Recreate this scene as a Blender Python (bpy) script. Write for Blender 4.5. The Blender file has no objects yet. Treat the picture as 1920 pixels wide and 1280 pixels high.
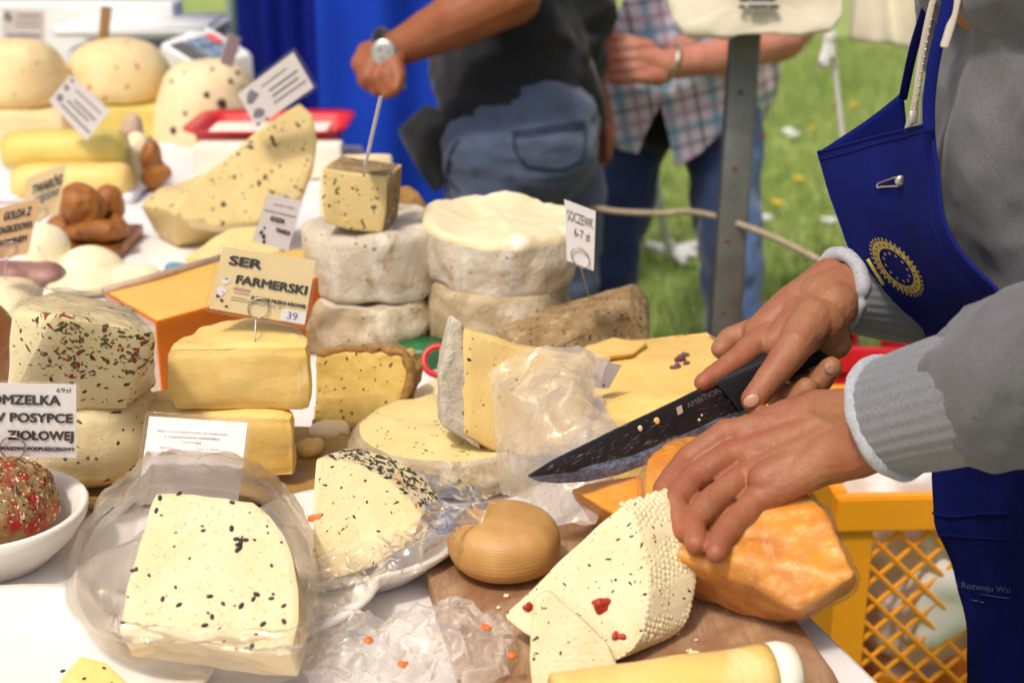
import bpy, bmesh, math, random
from mathutils import Vector, Matrix, noise
random.seed(7)
S = bpy.context.scene
COL = S.collection
# ------------------------------------------------------------------ camera
CAMZ = 1.42; PITCH = math.radians(19.0); F = 2600.0
cam = bpy.data.cameras.new('camera'); camo = bpy.data.objects.new('camera', cam); COL.objects.link(camo)
camo.location = (0, 0, CAMZ); camo.rotation_euler = (math.pi/2 - PITCH, 0, 0)
cam.sensor_width = 36; cam.lens = F/1920*36; cam.clip_end = 400; cam.clip_start = 0.05
cam.dof.use_dof = True; cam.dof.focus_distance = 1.2; cam.dof.aperture_fstop = 5.6
S.camera = camo
# ------------------------------------------------------------------ world, sun, exposure
SUN_EL, SUN_AZ = 60, 214          # light comes from behind the camera, to its left
w = bpy.data.worlds.new('World'); S.world = w; w.use_nodes = True
nt = w.node_tree; bg = nt.nodes['Background']
sk = nt.nodes.new('ShaderNodeTexSky'); sk.sky_type = 'NISHITA'; sk.sun_disc = False
sk.sun_elevation = math.radians(SUN_EL); sk.sun_rotation = math.radians(SUN_AZ)
sk.dust_density = 6.0; sk.air_density = 0.7; sk.ozone_density = 0.6
nt.links.new(sk.outputs[0], bg.inputs[0]); bg.inputs[1].default_value = 0.09
sl = bpy.data.lights.new('sun', 'SUN'); sl.energy = 1.5; sl.angle = math.radians(6); sl.color = (1, .92, .80)
so = bpy.data.objects.new('sun', sl); COL.objects.link(so); so.location = (0, -3, 6)
az = math.radians(SUN_AZ); el = math.radians(SUN_EL)
sd = Vector((math.sin(az)*math.cos(el), math.cos(az)*math.cos(el), math.sin(el)))
so.rotation_euler = sd.to_track_quat('Z', 'Y').to_euler()
S.view_settings.view_transform = 'Standard'; S.view_settings.look = 'None'
S.view_settings.gamma = 1; S.view_settings.use_curve_mapping = False
S.view_settings.exposure = 0.54
# ------------------------------------------------------------------ pixel -> place
CP, SP = math.cos(PITCH), math.sin(PITCH)
FW = Vector((0, CP, -SP)); UP = Vector((0, SP, CP)); RT = Vector((1, 0, 0)); CAM = Vector((0, 0, CAMZ))
TZ = 0.84                                                       # table top
def ray(px, py): return FW + RT*((px-960)/F) + UP*((640-py)/F)
def G(px, py, z=TZ):                                            # on a level plane
    d = ray(px, py); return CAM + d*((z-CAMZ)/d.z)
def Y(px, py, y):                                               # on an upright plane at distance y
    d = ray(px, py); return CAM + d*(y/d.y)
def W(px, py, dep): return CAM + ray(px, py)*dep
def PL(px, py, p0, n):
    d = ray(px, py); return CAM + d*((p0-CAM).dot(n)/d.dot(n))
def TN(tilt, yaw=0):                                            # normal of a face leaning back; tilt 90 = upright facing camera
    t, a = math.radians(tilt), math.radians(yaw)
    return Vector((math.sin(a)*math.sin(t), -math.cos(a)*math.sin(t), math.cos(t)))
# ------------------------------------------------------------------ objects
def props(o, label=None, cat=None, group=None, kind=None):
    if label: o['label'] = label
    if cat: o['category'] = cat
    if group: o['group'] = group
    if kind: o['kind'] = kind
    return o
def empty(name, loc, label, cat, group=None):
    o = bpy.data.objects.new(name, None); o.empty_display_size = .02; COL.objects.link(o); o.location = loc
    return props(o, label, cat, group)
def place(name, me, mats, parent=None, smooth=True):
    """mesh given in world coordinates; origin goes to the base (top level) or follows the parent"""
    if isinstance(me, bmesh.types.BMesh):
        m = bpy.data.meshes.new(name); me.to_mesh(m); me.free(); me = m
    me.name = name
    if smooth: me.polygons.foreach_set('use_smooth', [True]*len(me.polygons))
    mi = [0]*len(me.polygons); me.polygons.foreach_get('material_index', mi)
    me.materials.clear()
    for m in (mats if isinstance(mats, (list, tuple)) else [mats]): me.materials.append(m)
    k = len(me.materials)-1; me.polygons.foreach_set('material_index', [min(i, k) for i in mi])
    o = bpy.data.objects.new(name, me); COL.objects.link(o)
    if parent is not None:
        o.parent = parent
        ofs = Vector((0, 0, 0)); q = parent
        while q is not None: ofs += q.location; q = q.parent
        me.transform(Matrix.Translation(-ofs))
    else:
        xs = [v.co for v in me.vertices]
        c = Vector((sum(v.x for v in xs)/len(xs), sum(v.y for v in xs)/len(xs), min(v.z for v in xs)))
        me.transform(Matrix.Translation(-c)); o.location = c
    me.update()
    return o
def evaluated(bm, mods):
    m = bpy.data.meshes.new('tmp'); bm.to_mesh(m); bm.free()
    for _ in range(4): m.materials.append(None)
    o = bpy.data.objects.new('tmp', m); COL.objects.link(o)
    for t, kw in mods:
        md = o.modifiers.new(t, t)
        for k, v in kw.items(): setattr(md, k, v)
    dg = bpy.context.evaluated_depsgraph_get(); dg.update()
    me = bpy.data.meshes.new_from_object(o.evaluated_get(dg))
    bpy.data.objects.remove(o); bpy.data.meshes.remove(m)
    return me
def nz(p, s, seed=0): return noise.noise(Vector((p.x*s+seed*7.3, p.y*s-seed*3.1, p.z*s+seed*1.7)))
def displace(me, layers, seed=0):
    me.update()
    ns = [v.normal.copy() for v in me.vertices]
    for v, n in zip(me.vertices, ns):
        c = v.co.copy()
        for amp, sc in layers: v.co += n*(amp*nz(c, sc, seed))
    me.update(); return me
def union(bm, voxel, smooth=6, layers=(), seed=0):
    me = evaluated(bm, [('REMESH', dict(mode='VOXEL', voxel_size=voxel)), ('SMOOTH', dict(factor=.5, iterations=smooth))])
    return displace(me, layers, seed)
def refine(bm, bev=.004, sub=3, layers=(), seed=0, seg=2):
    if bev:
        es = [e for e in bm.edges if len(e.link_faces) == 2 and e.calc_face_angle(0) > .35]
        bmesh.ops.bevel(bm, geom=es, offset=bev, segments=seg, profile=.6, affect='EDGES', clamp_overlap=True)
    bmesh.ops.recalc_face_normals(bm, faces=bm.faces)
    me = evaluated(bm, [('SUBSURF', dict(subdivision_type='SIMPLE', levels=sub, render_levels=sub))] if sub else [])
    return displace(me, layers, seed)
# ---- shapes (world coordinates)
def hull(pts):
    bm = bmesh.new()
    for p in pts: bm.verts.new(p)
    bmesh.ops.convex_hull(bm, input=bm.verts)
    for v in [v for v in bm.verts if not v.link_faces]: bm.verts.remove(v)
    bmesh.ops.dissolve_limit(bm, angle_limit=.12, verts=bm.verts, edges=bm.edges)
    return bm
def slab(front, vec, rind=1):
    """outline polygon pushed along vec; faces: 0 cut front, 1 sides, 0 back"""
    bm = bmesh.new()
    a = [bm.verts.new(p) for p in front]; b = [bm.verts.new(Vector(p)+vec) for p in front]
    n = len(a)
    f = bm.faces.new(a); f2 = bm.faces.new(b[::-1])
    for i in range(n):
        q = bm.faces.new((a[i], b[i], b[(i+1) % n], a[(i+1) % n])); q.material_index = rind
    bmesh.ops.recalc_face_normals(bm, faces=bm.faces)
    return bm
def prism(xy, z0, z1, arc=None):
    """plan outline; side faces whose index is in arc get material 1"""
    bm = bmesh.new()
    a = [bm.verts.new((x, y, z0)) for x, y in xy]; b = [bm.verts.new((x, y, z1)) for x, y in xy]
    n = len(a)
    bm.faces.new(a[::-1]).material_index = 2; bm.faces.new(b).material_index = 2
    for i in range(n):
        q = bm.faces.new((a[i], a[(i+1) % n], b[(i+1) % n], b[i])); q.material_index = 1 if arc and i in arc else 0
    bmesh.ops.recalc_face_normals(bm, faces=bm.faces)
    return bm
def lathe(c, prof, seg=56, mid=None, tilt=(0, 0)):
    bm = bmesh.new(); rows = []
    M = Matrix.Translation(c) @ Matrix.Rotation(tilt[0], 4, 'X') @ Matrix.Rotation(tilt[1], 4, 'Y')
    for r, z in prof:
        if r < 1e-6: rows.append([bm.verts.new(M @ Vector((0, 0, z)))])
        else: rows.append([bm.verts.new(M @ Vector((r*math.cos(2*math.pi*i/seg), r*math.sin(2*math.pi*i/seg), z))) for i in range(seg)])
    for k in range(len(rows)-1):
        A, B = rows[k], rows[k+1]; mi = mid(k) if mid else 0
        for i in range(seg):
            j = (i+1) % seg
            if len(A) == 1 and len(B) == 1: continue
            if len(A) == 1: f = bm.faces.new((A[0], B[j], B[i]))
            elif len(B) == 1: f = bm.faces.new((A[i], A[j], B[0]))
            else: f = bm.faces.new((A[i], A[j], B[j], B[i]))
            f.material_index = mi
    bmesh.ops.recalc_face_normals(bm, faces=bm.faces)
    return bm
def wheel_profile(r, h, e=.012, bulge=.006, n=5):
    p = [(0, 0)] + [(r*(k/6.)*.96, 0) for k in range(1, 6)] 
    for k in range(n+1):
        a = -math.pi/2 + math.pi/2*k/n; p.append((r-e+e*math.cos(a), e+e*math.sin(a)))
    for k in range(1, 6):
        t = k/6.; p.append((r+bulge*math.sin(math.pi*t), e+(h-2*e)*t))
    for k in range(n+1):
        a = math.pi/2*k/n; p.append((r-e+e*math.cos(a), h-e+e*math.sin(a)))
    p += [(r*(k/6.)*.96, h) for k in range(5, 0, -1)] + [(0, h)]
    return p
def tube(path, rad, seg=8, bm=None, closed=False):
    bm = bm or bmesh.new(); path = [Vector(p) for p in path]; n = len(path)
    rads = rad if isinstance(rad, (list, tuple)) else [rad]*n
    rows = []; up = Vector((.13, .21, .97))
    for i, p in enumerate(path):
        if closed: t = path[(i+1) % n]-path[i-1]
        else: t = path[min(i+1, n-1)]-path[max(i-1, 0)]
        t.normalize(); u = t.cross(up)
        if u.length < .05: u = t.cross(Vector((1, 0, 0)))
        u.normalize(); v = t.cross(u)
        rows.append([bm.verts.new(p+(u*math.cos(2*math.pi*k/seg)+v*math.sin(2*math.pi*k/seg))*rads[i]) for k in range(seg)])
    for i in range(n if closed else n-1):
        A, B = rows[i], rows[(i+1) % n]
        for k in range(seg): bm.faces.new((A[k], A[(k+1) % seg], B[(k+1) % seg], B[k]))
    if not closed: bm.faces.new(rows[0][::-1]); bm.faces.new(rows[-1])
    return bm
def spline(pts, n):
    pts = [Vector(p) for p in pts]; out = []; m = len(pts)-1
    for i in range(n+1):
        t = i/n*m; k = min(int(t), m-1); u = t-k
        p0, p1, p2, p3 = pts[max(k-1, 0)], pts[k], pts[k+1], pts[min(k+2, m)]
        out.append(.5*((2*p1)+(p2-p0)*u+(2*p0-5*p1+4*p2-p3)*u*u+(3*p1-p0-3*p2+p3)*u**3))
    return out
def patch(ctrl, nu, nv, fn=None):
    """grid of control points -> smooth sheet; fn(p,u,v) may move a point. rows run along v, columns along u"""
    rows = [spline(r, nu) for r in ctrl]
    cols = [spline([r[i] for r in rows], nv) for i in range(nu+1)]
    bm = bmesh.new(); vs = []
    for j in range(nv+1):
        vs.append([])
        for i in range(nu+1):
            p = cols[i][j]
            if fn: p = fn(p.copy(), i/nu, j/nv)
            vs[-1].append(bm.verts.new(p))
    for j in range(nv):
        for i in range(nu): bm.faces.new((vs[j][i], vs[j][i+1], vs[j+1][i+1], vs[j+1][i]))
    return bm
def ell(bm, c, r, rot=None, seg=20):
    M = Matrix.Translation(c) @ (rot.to_4x4() if rot else Matrix.Identity(4)) @ Matrix.Diagonal((r[0], r[1], r[2], 1))
    bmesh.ops.create_uvsphere(bm, u_segments=seg, v_segments=seg//2+2, radius=1, matrix=M); return bm
def cone(bm, p0, r0, p1, r1, seg=16, flat=None):
    """rounded tapered limb piece"""
    p0, p1 = Vector(p0), Vector(p1); ax = p1-p0; L = ax.length; q = ax.to_track_quat('Z', 'Y').to_matrix()
    rows = []
    for k in range(1, 6):
        a = -math.pi/2 + math.pi/2*k/5; rows.append((r0*math.cos(a), r0*math.sin(a)))
    for k in range(6):
        a = math.pi/2*k/5
        if k < 5: rows.append((r1*math.cos(a), L+r1*math.sin(a)))
    vs = [[bm.verts.new(p0+q@Vector((r*math.cos(2*math.pi*i/seg), r*math.sin(2*math.pi*i/seg), z))) for i in range(seg)] for r, z in rows]
    a = bm.verts.new(p0+q@Vector((0, 0, -r0))); b = bm.verts.new(p0+q@Vector((0, 0, L+r1)))
    for k in range(len(vs)-1):
        for i in range(seg): bm.faces.new((vs[k][i], vs[k][(i+1) % seg], vs[k+1][(i+1) % seg], vs[k+1][i]))
    for i in range(seg):
        bm.faces.new((a, vs[0][(i+1) % seg], vs[0][i])); bm.faces.new((b, vs[-1][i], vs[-1][(i+1) % seg]))
    return bm
def chain(bm, pts):
    for (p, r), (q, s) in zip(pts[:-1], pts[1:]): cone(bm, p, r, q, s)
    return bm
def box(bm, lo, hi, mi=0):
    x0, y0, z0 = lo; x1, y1, z1 = hi
    v = [bm.verts.new(p) for p in ((x0,y0,z0),(x1,y0,z0),(x1,y1,z0),(x0,y1,z0),(x0,y0,z1),(x1,y0,z1),(x1,y1,z1),(x0,y1,z1))]
    for q in ((3,2,1,0),(4,5,6,7),(0,1,5,4),(1,2,6,5),(2,3,7,6),(3,0,4,7)): bm.faces.new([v[i] for i in q]).material_index = mi
    return bm
def scatter(o, n, size, mat, keep=None, name='herb_specks', flat=.35, stretch=2.2, seed=1, sink=.25):
    """many little bits lying on an object's surface, one part"""
    rnd = random.Random(seed); me = o.data; me.update()
    fs = [p for p in me.polygons if (keep is None or keep(p.center, p.normal, p.material_index))]
    if not fs: return
    cum = []; s = 0
    for p in fs: s += p.area; cum.append(s)
    import bisect
    verts = []; faces = []
    for _ in range(n):
        p = fs[min(bisect.bisect(cum, rnd.random()*s), len(fs)-1)]
        vs = [me.vertices[i].co for i in p.vertices]
        a, b = rnd.random(), rnd.random()
        c = vs[0].lerp(vs[1], a).lerp(vs[-1].lerp(vs[-2], a), b) if len(vs) == 4 else p.center
        nn = p.normal; u = nn.orthogonal().normalized(); v = nn.cross(u); th = rnd.random()*6.28
        u, v = u*math.cos(th)+v*math.sin(th), v*math.cos(th)-u*math.sin(th)
        sz = size*(.35+rnd.random()**2*1.1); st = 1+rnd.random()*(stretch-1); k = len(verts)
        m = 6
        for i in range(m):
            an = 6.283*i/m; rr = sz*(.75+.5*rnd.random())
            verts.append(c+u*math.cos(an)*rr*st+v*math.sin(an)*rr/st**.5-nn*sz*flat*sink)
        verts.append(c+nn*sz*flat)
        for i in range(m): faces.append((k+i, k+(i+1) % m, k+m))
    m = bpy.data.meshes.new(name); m.from_pydata(verts, [], faces); m.materials.append(mat)
    m.polygons.foreach_set('use_smooth', [True]*len(m.polygons))
    q = bpy.data.objects.new(name, m); COL.objects.link(q); q.parent = o; q['kind'] = 'stuff'
    return q
# ------------------------------------------------------------------ materials
def newmat(name):
    m = bpy.data.materials.new(name); m.use_nodes = True
    return m, m.node_tree, m.node_tree.nodes['Principled BSDF']
def N(t, typ, **kw):
    n = t.nodes.new(typ)
    for k, v in kw.items():
        if k.startswith('i_'):
            key = k[2:]; n.inputs[int(key) if key.isdigit() else key.replace('_', ' ')].default_value = v
        else: setattr(n, k, v)
    return n
def rgb(c): return (c[0], c[1], c[2], 1)
def mixcol(t, fac, a, b, mode='MIX'):
    m = N(t, 'ShaderNodeMix', data_type='RGBA', blend_type=mode)
    for sock, v in ((m.inputs[0], fac), (m.inputs[6], a), (m.inputs[7], b)):
        if hasattr(v, 'is_output'): t.links.new(v, sock)
        else: sock.default_value = v if not isinstance(v, (tuple, list)) else rgb(v)
    return m.outputs[2]
def ramp(t, fac, stops):
    r = N(t, 'ShaderNodeValToRGB'); t.links.new(fac, r.inputs[0]); e = r.color_ramp.elements
    while len(e) < len(stops): e.new(.5)
    for q, (p, c) in zip(e, stops): q.position = p; q.color = rgb(c) if isinstance(c, (tuple, list)) else (c, c, c, 1)
    return r.outputs[0]
def ntex(t, vec, scale, detail=6, rough=.6, dist=0):
    n = N(t, 'ShaderNodeTexNoise'); n.inputs['Scale'].default_value = scale; n.inputs['Detail'].default_value = detail
    n.inputs['Roughness'].default_value = rough; n.inputs['Distortion'].default_value = dist
    t.links.new(vec, n.inputs['Vector']); return n.outputs[0]
def obj_coord(t, scale=None):
    c = N(t, 'ShaderNodeTexCoord').outputs['Object']
    if scale:
        m = N(t, 'ShaderNodeMapping'); m.inputs['Scale'].default_value = scale; t.links.new(c, m.inputs[0]); return m.outputs[0]
    return c
def bump(t, b, h, strength, dist=.002, sock='Normal'):
    n = N(t, 'ShaderNodeBump'); n.inputs['Strength'].default_value = strength; n.inputs['Distance'].default_value = dist
    t.links.new(h, n.inputs['Height']); t.links.new(n.outputs[0], b.inputs[sock]); return n
def cheese(name, base, var, vs=14, lo=.4, hi=.65, specks=(), rough=.5, bmp=.6, bsc=160, sss=.06, coat=0, extra=None, pits=0):
    """paste or rind: mottled colour, procedural flecks [(colour, scale, size, share)], fine relief"""
    m, t, b = newmat(name); v = obj_coord(t)
    n1 = ntex(t, v, vs, 7, .62, .4); col = mixcol(t, ramp(t, n1, [(lo, 0.), (hi, 1.)]), base, var)
    n3 = ntex(t, v, vs*4.7, 5, .6); col = mixcol(t, ramp(t, n3, [(.35, 0.), (.75, .35)]), col, var)
    if extra:
        for (ec, es, el, eh) in extra:
            n2 = ntex(t, v, es, 8, .68, .7); col = mixcol(t, ramp(t, n2, [(el, 0.), (eh, 1.)]), col, ec)
    for (sc, ss, sz, share) in specks:
        vo = N(t, 'ShaderNodeTexVoronoi'); vo.inputs['Scale'].default_value = ss
        wob = N(t, 'ShaderNodeVectorMath', operation='ADD'); t.links.new(v, wob.inputs[0])
        nn = N(t, 'ShaderNodeTexNoise'); nn.inputs['Scale'].default_value = ss*1.5; t.links.new(v, nn.inputs['Vector'])
        sc2 = N(t, 'ShaderNodeVectorMath', operation='SCALE'); sc2.inputs[3].default_value = .5/ss
        t.links.new(nn.outputs['Color'], sc2.inputs[0]); t.links.new(sc2.outputs[0], wob.inputs[1]); t.links.new(wob.outputs[0], vo.inputs['Vector'])
        sp = N(t, 'ShaderNodeSeparateColor'); t.links.new(vo.outputs['Color'], sp.inputs[0])
        a = N(t, 'ShaderNodeMath', operation='LESS_THAN'); t.links.new(sp.outputs[0], a.inputs[0]); a.inputs[1].default_value = share
        d = ramp(t, vo.outputs['Distance'], [(sz*.7, 1.), (sz, 0.)])
        mm = N(t, 'ShaderNodeMath', operation='MULTIPLY'); t.links.new(a.outputs[0], mm.inputs[0]); t.links.new(d, mm.inputs[1])
        col = mixcol(t, mm.outputs[0], col, sc)
    t.links.new(col, b.inputs['Base Color']); b.inputs['Roughness'].default_value = rough; b.inputs['Specular IOR Level'].default_value = .3
    b.inputs['Subsurface Weight'].default_value = sss; b.inputs['Subsurface Radius'].default_value = (1, .7, .35); b.inputs['Subsurface Scale'].default_value = .004
    h = ntex(t, v, bsc, 8, .68)
    vo = N(t, 'ShaderNodeTexVoronoi'); vo.inputs['Scale'].default_value = 230; t.links.new(v, vo.inputs['Vector'])
    pt = ramp(t, vo.outputs['Distance'], [(.12, 0.), (.35, 1.)])
    big = ntex(t, v, bsc*.22, 6, .6, .5)
    a1 = N(t, 'ShaderNodeMath', operation='MULTIPLY_ADD'); t.links.new(pt, a1.inputs[0]); a1.inputs[1].default_value = .10 if rough < .7 else .05; t.links.new(h, a1.inputs[2])
    a2 = N(t, 'ShaderNodeMath', operation='MULTIPLY_ADD'); t.links.new(big, a2.inputs[0]); a2.inputs[1].default_value = 1.2 if rough >= .7 else .4; t.links.new(a1.outputs[0], a2.inputs[2])
    bn = bump(t, b, a2.outputs[0], bmp, .005 if rough >= .7 else .0022)
    if coat:
        b.inputs['Coat Weight'].default_value = coat; b.inputs['Coat Roughness'].default_value = .12
        wr = ntex(t, obj_coord(t, (1, 1, 1)), 28, 5, .6, 2.2)
        bump(t, b, wr, .9, .012, 'Coat Normal')
    return m
def plain(name, c, rough=.5, metal=0, var=0, vs=30, bmp=0, bsc=200, spec=.5, sheen=0, coat=0, sss=0, stretch=None):
    m, t, b = newmat(name); b.inputs['Base Color'].default_value = rgb(c)
    b.inputs['Roughness'].default_value = rough; b.inputs['Metallic'].default_value = metal; b.inputs['Specular IOR Level'].default_value = spec
    b.inputs['Sheen Weight'].default_value = sheen; b.inputs['Coat Weight'].default_value = coat
    if sss: b.inputs['Subsurface Weight'].default_value = sss; b.inputs['Subsurface Radius'].default_value = (1, .5, .3); b.inputs['Subsurface Scale'].default_value = .008
    v = obj_coord(t, stretch)
    if var:
        n = ntex(t, v, vs, 6, .6); col = mixcol(t, ramp(t, n, [(.3, 0.), (.7, 1.)]), [x*(1-var) for x in c], [min(1, x*(1+var)) for x in c])
        t.links.new(col, b.inputs['Base Color'])
    if bmp: bump(t, b, ntex(t, v, bsc, 5, .6), bmp, .002)
    return m
def film(name, tint=(.93, .9, .86), opac=.25, gloss=.3, scale=60, rough=.12):
    """thin clear or milky plastic: part transparent, part scattering, part shiny, finely crumpled"""
    m, t, b = newmat(name); t.nodes.remove(b); out = t.nodes['Material Output']; v = obj_coord(t)
    tr = N(t, 'ShaderNodeBsdfTransparent'); tr.inputs[0].default_value = (.985, .98, .97, 1)
    df = N(t, 'ShaderNodeBsdfDiffuse'); df.inputs[0].default_value = rgb(tint)
    tl = N(t, 'ShaderNodeBsdfTranslucent'); tl.inputs[0].default_value = rgb(tint)
    gl = N(t, 'ShaderNodeBsdfGlossy'); gl.inputs['Roughness'].default_value = rough; gl.inputs[0].default_value = (1, .95, .87, 1)
    n = ntex(t, v, scale, 6, .6, 1.5); bn = N(t, 'ShaderNodeBump'); bn.inputs['Strength'].default_value = .8; bn.inputs['Distance'].default_value = .004
    t.links.new(n, bn.inputs['Height'])
    for s in (df, gl): t.links.new(bn.outputs[0], s.inputs['Normal'])
    m0 = N(t, 'ShaderNodeMixShader'); m0.inputs[0].default_value = .5; t.links.new(df.outputs[0], m0.inputs[1]); t.links.new(tl.outputs[0], m0.inputs[2])
    m1 = N(t, 'ShaderNodeMixShader'); t.links.new(ramp(t, ntex(t, v, scale*.35, 5, .6, 1), [(.35, opac*.5), (.7, min(1, opac*1.6))]), m1.inputs[0])
    t.links.new(tr.outputs[0], m1.inputs[1]); t.links.new(m0.outputs[0], m1.inputs[2])
    fr = N(t, 'ShaderNodeFresnel'); fr.inputs[0].default_value = 1.4; t.links.new(bn.outputs[0], fr.inputs['Normal'])
    mu = N(t, 'ShaderNodeMath', operation='MULTIPLY_ADD'); t.links.new(fr.outputs[0], mu.inputs[0]); mu.inputs[1].default_value = gloss*2; mu.inputs[2].default_value = gloss*.12
    mu.use_clamp = True
    m2 = N(t, 'ShaderNodeMixShader'); t.links.new(mu.outputs[0], m2.inputs[0]); t.links.new(m1.outputs[0], m2.inputs[1]); t.links.new(gl.outputs[0], m2.inputs[2])
    t.links.new(m2.outputs[0], out.inputs[0]); return m
def wood(name, a, b2):
    m, t, b = newmat(name); v = obj_coord(t, (60, 4, 60)); n = ntex(t, v, 2.2, 6, .6, .6)
    col = mixcol(t, ramp(t, n, [(.35, 0.), (.7, 1.)]), a, b2)
    st = ntex(t, obj_coord(t), 9, 5, .6, .5); col = mixcol(t, ramp(t, st, [(.46, 0.), (.62, .8)]), col, (.22, .085, .03)); fs = ntex(t, v, 7, 5, .7, .3); col = mixcol(t, ramp(t, fs, [(.45, 0.), (.62, .55)]), col, (.24, .15, .09))
    t.links.new(col, b.inputs['Base Color']); b.inputs['Roughness'].default_value = .6; bump(t, b, n, .3, .001); return m
def fabric(name, c, fleck=.15, weave=900, rough=.9, sheen=.3, big=.15, fold=0, spec=.3):
    m, t, b = newmat(name); v = obj_coord(t)
    n = ntex(t, v, weave, 2, .6); n2 = ntex(t, v, 7, 4, .6)
    col = mixcol(t, ramp(t, n, [(.3, 0.), (.7, 1.)]), [x*(1-fleck) for x in c], [min(1, x*(1+fleck)) for x in c])
    col = mixcol(t, ramp(t, n2, [(.3, 0.), (.7, 1.)]), col, mixcol(t, 1.0, col, (1-big,)*3, 'MULTIPLY'))
    t.links.new(col, b.inputs['Base Color']); b.inputs['Roughness'].default_value = rough; b.inputs['Sheen Weight'].default_value = sheen; b.inputs['Specular IOR Level'].default_value = spec
    bump(t, b, n, .35, .0008); return m
def skin(name, c, red):
    m, t, b = newmat(name); v = obj_coord(t)
    n = ntex(t, v, 22, 4, .55); col = mixcol(t, ramp(t, n, [(.38, 0.), (.72, 1.)]), c, red)
    at_ = N(t, 'ShaderNodeAttribute'); at_.attribute_name = 'flush'; col = mixcol(t, at_.outputs['Fac'], col, (red[0]*1.1, red[1]*.72, red[2]*.72))
    n2 = ntex(t, v, 160, 4, .6); col = mixcol(t, ramp(t, n2, [(.4, 0.), (.8, .3)]), col, red)
    t.links.new(col, b.inputs['Base Color']); b.inputs['Roughness'].default_value = .5
    b.inputs['Subsurface Weight'].default_value = .12; b.inputs['Subsurface Radius'].default_value = (1, .35, .2); b.inputs['Subsurface Scale'].default_value = .006
    vo = N(t, 'ShaderNodeTexVoronoi'); vo.inputs['Scale'].default_value = 900; t.links.new(v, vo.inputs['Vector'])
    wr = ntex(t, obj_coord(t, (1, 1, 1)), 120, 5, .65, 1.2)
    ad = N(t, 'ShaderNodeMath', operation='MULTIPLY_ADD'); t.links.new(wr, ad.inputs[0]); ad.inputs[1].default_value = 1.6; t.links.new(vo.outputs[0], ad.inputs[2])
    bump(t, b, ad.outputs[0], .35, .0008); return m
CREAM = (.83, .73, .45); PALE = (.86, .80, .60); YEL = (.80, .62, .25)
M = {}
M['herb_cream'] = cheese('herb cream paste', (.84, .69, .39), (.78, .58, .28), 14, specks=[((.62, .46, .18), 240, .24, .3)], bmp=.6)
M['white_paste'] = cheese('white curd paste', (.86, .72, .47), (.82, .64, .35), 16, specks=[((.74, .58, .28), 190, .24, .3)], bmp=.7, bsc=240)
M['herb_film'] = cheese('herb paste under wrap', (.84, .72, .42), (.74, .60, .31), 12, specks=[((.10, .09, .05), 110, .2, .10), ((.42, .12, .05), 90, .16, .04)], coat=.5)
M['yellow'] = cheese('yellow paste', (.86, .62, .22), (.80, .52, .13), 12, extra=[((.62, .36, .06), 9, .56, .74), ((.86, .74, .42), 14, .58, .75)], coat=.45, bmp=.55, bsc=45)
M['orange'] = cheese('orange cheese paste', (.64, .165, .004), (.52, .11, .003), 7, rough=.6, bmp=.25)
M['orange_top'] = cheese('orange cheese top', (.86, .53, .12), (.84, .47, .08), 7, rough=.4, bmp=.12, coat=.3)
M['purple_rind'] = cheese('wrapped pink rind', (.50, .33, .24), (.62, .45, .33), 30, rough=.35, coat=.6)
M['blue_paste'] = cheese('green flecked paste', (.78, .61, .27), (.68, .50, .20), 10, specks=[((.14, .15, .11), 55, .2, .25), ((.22, .22, .14), 110, .22, .12)], extra=[((.52, .46, .30), 14, .55, .72)], coat=.3, bmp=.9)
M['rind_white'] = cheese('bloomy white rind', (.68, .62, .50), (.54, .46, .33), 16, specks=[((.30, .20, .10), 90, .25, .14)], extra=[((.40, .27, .12), 15, .56, .66), ((.82, .79, .70), 9, .52, .64), ((.30, .19, .09), 34, .66, .74)], rough=.75, bmp=1.0, bsc=70, sss=.1)
M['rind_top'] = cheese('pale wheel top', (.84, .71, .45), (.78, .64, .38), 11, extra=[((.90, .87, .78), 9, .54, .64), ((.62, .46, .24), 22, .64, .76)], rough=.6, bmp=.3)  # white blotches put the big wheel's sunlit patch into the colour
M['rind_brown'] = cheese('brown mottled rind', (.27, .165, .07), (.42, .29, .14), 34, specks=[((.09, .045, .02), 130, .30, .35)], extra=[((.60, .48, .30), 46, .54, .70), ((.12, .065, .025), 60, .56, .68)], rough=.8, bmp=.9, bsc=110, sss=.05)
M['rind_dark'] = cheese('rusty brown rind', (.33, .17, .05), (.45, .26, .09), 30, specks=[((.14, .06, .02), 120, .3, .3)], rough=.8, bmp=.9, bsc=120, sss=.05)
M['mold_paste'] = cheese('herb paste dark', (.72, .52, .15), (.60, .40, .09), 16, specks=[((.08, .07, .03), 95, .2, .12)], extra=[((.46, .22, .05), 9, .66, .76)], bmp=.5)
M['old_rind'] = cheese('old grey rind', (.56, .46, .30), (.38, .28, .15), 22, specks=[((.22, .15, .07), 120, .28, .2)], extra=[((.74, .68, .54), 14, .52, .66), ((.22, .14, .06), 30, .62, .72)], rough=.8, bmp=.8, bsc=90, sss=.05)
M['wedge_paste'] = cheese('pale yellow paste with holes', (.82, .60, .23), (.76, .52, .16), 8, specks=[((.22, .13, .05), 60, .10, .22)], bmp=.4, coat=.45)
M['marble'] = cheese('marbled yellow paste', (.78, .53, .17), (.70, .44, .12), 10, specks=[((.34, .24, .12), 120, .16, .15)], extra=[((.56, .50, .36), 12, .66, .76)], coat=.3, bmp=.3)
M['dull_yellow'] = cheese('pale green yellow paste', (.80, .67, .31), (.68, .54, .22), 10, specks=[((.28, .24, .10), 110, .22, .12)], bmp=.35)
M['basket'] = cheese('tan smoked rind', (.50, .27, .08), (.40, .19, .045), 18, rough=.5, bmp=.5, bsc=120)
M['basket_white'] = cheese('white basket rind', (.87, .77, .50), (.82, .68, .38), 14, rough=.55, bmp=.3)
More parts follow.
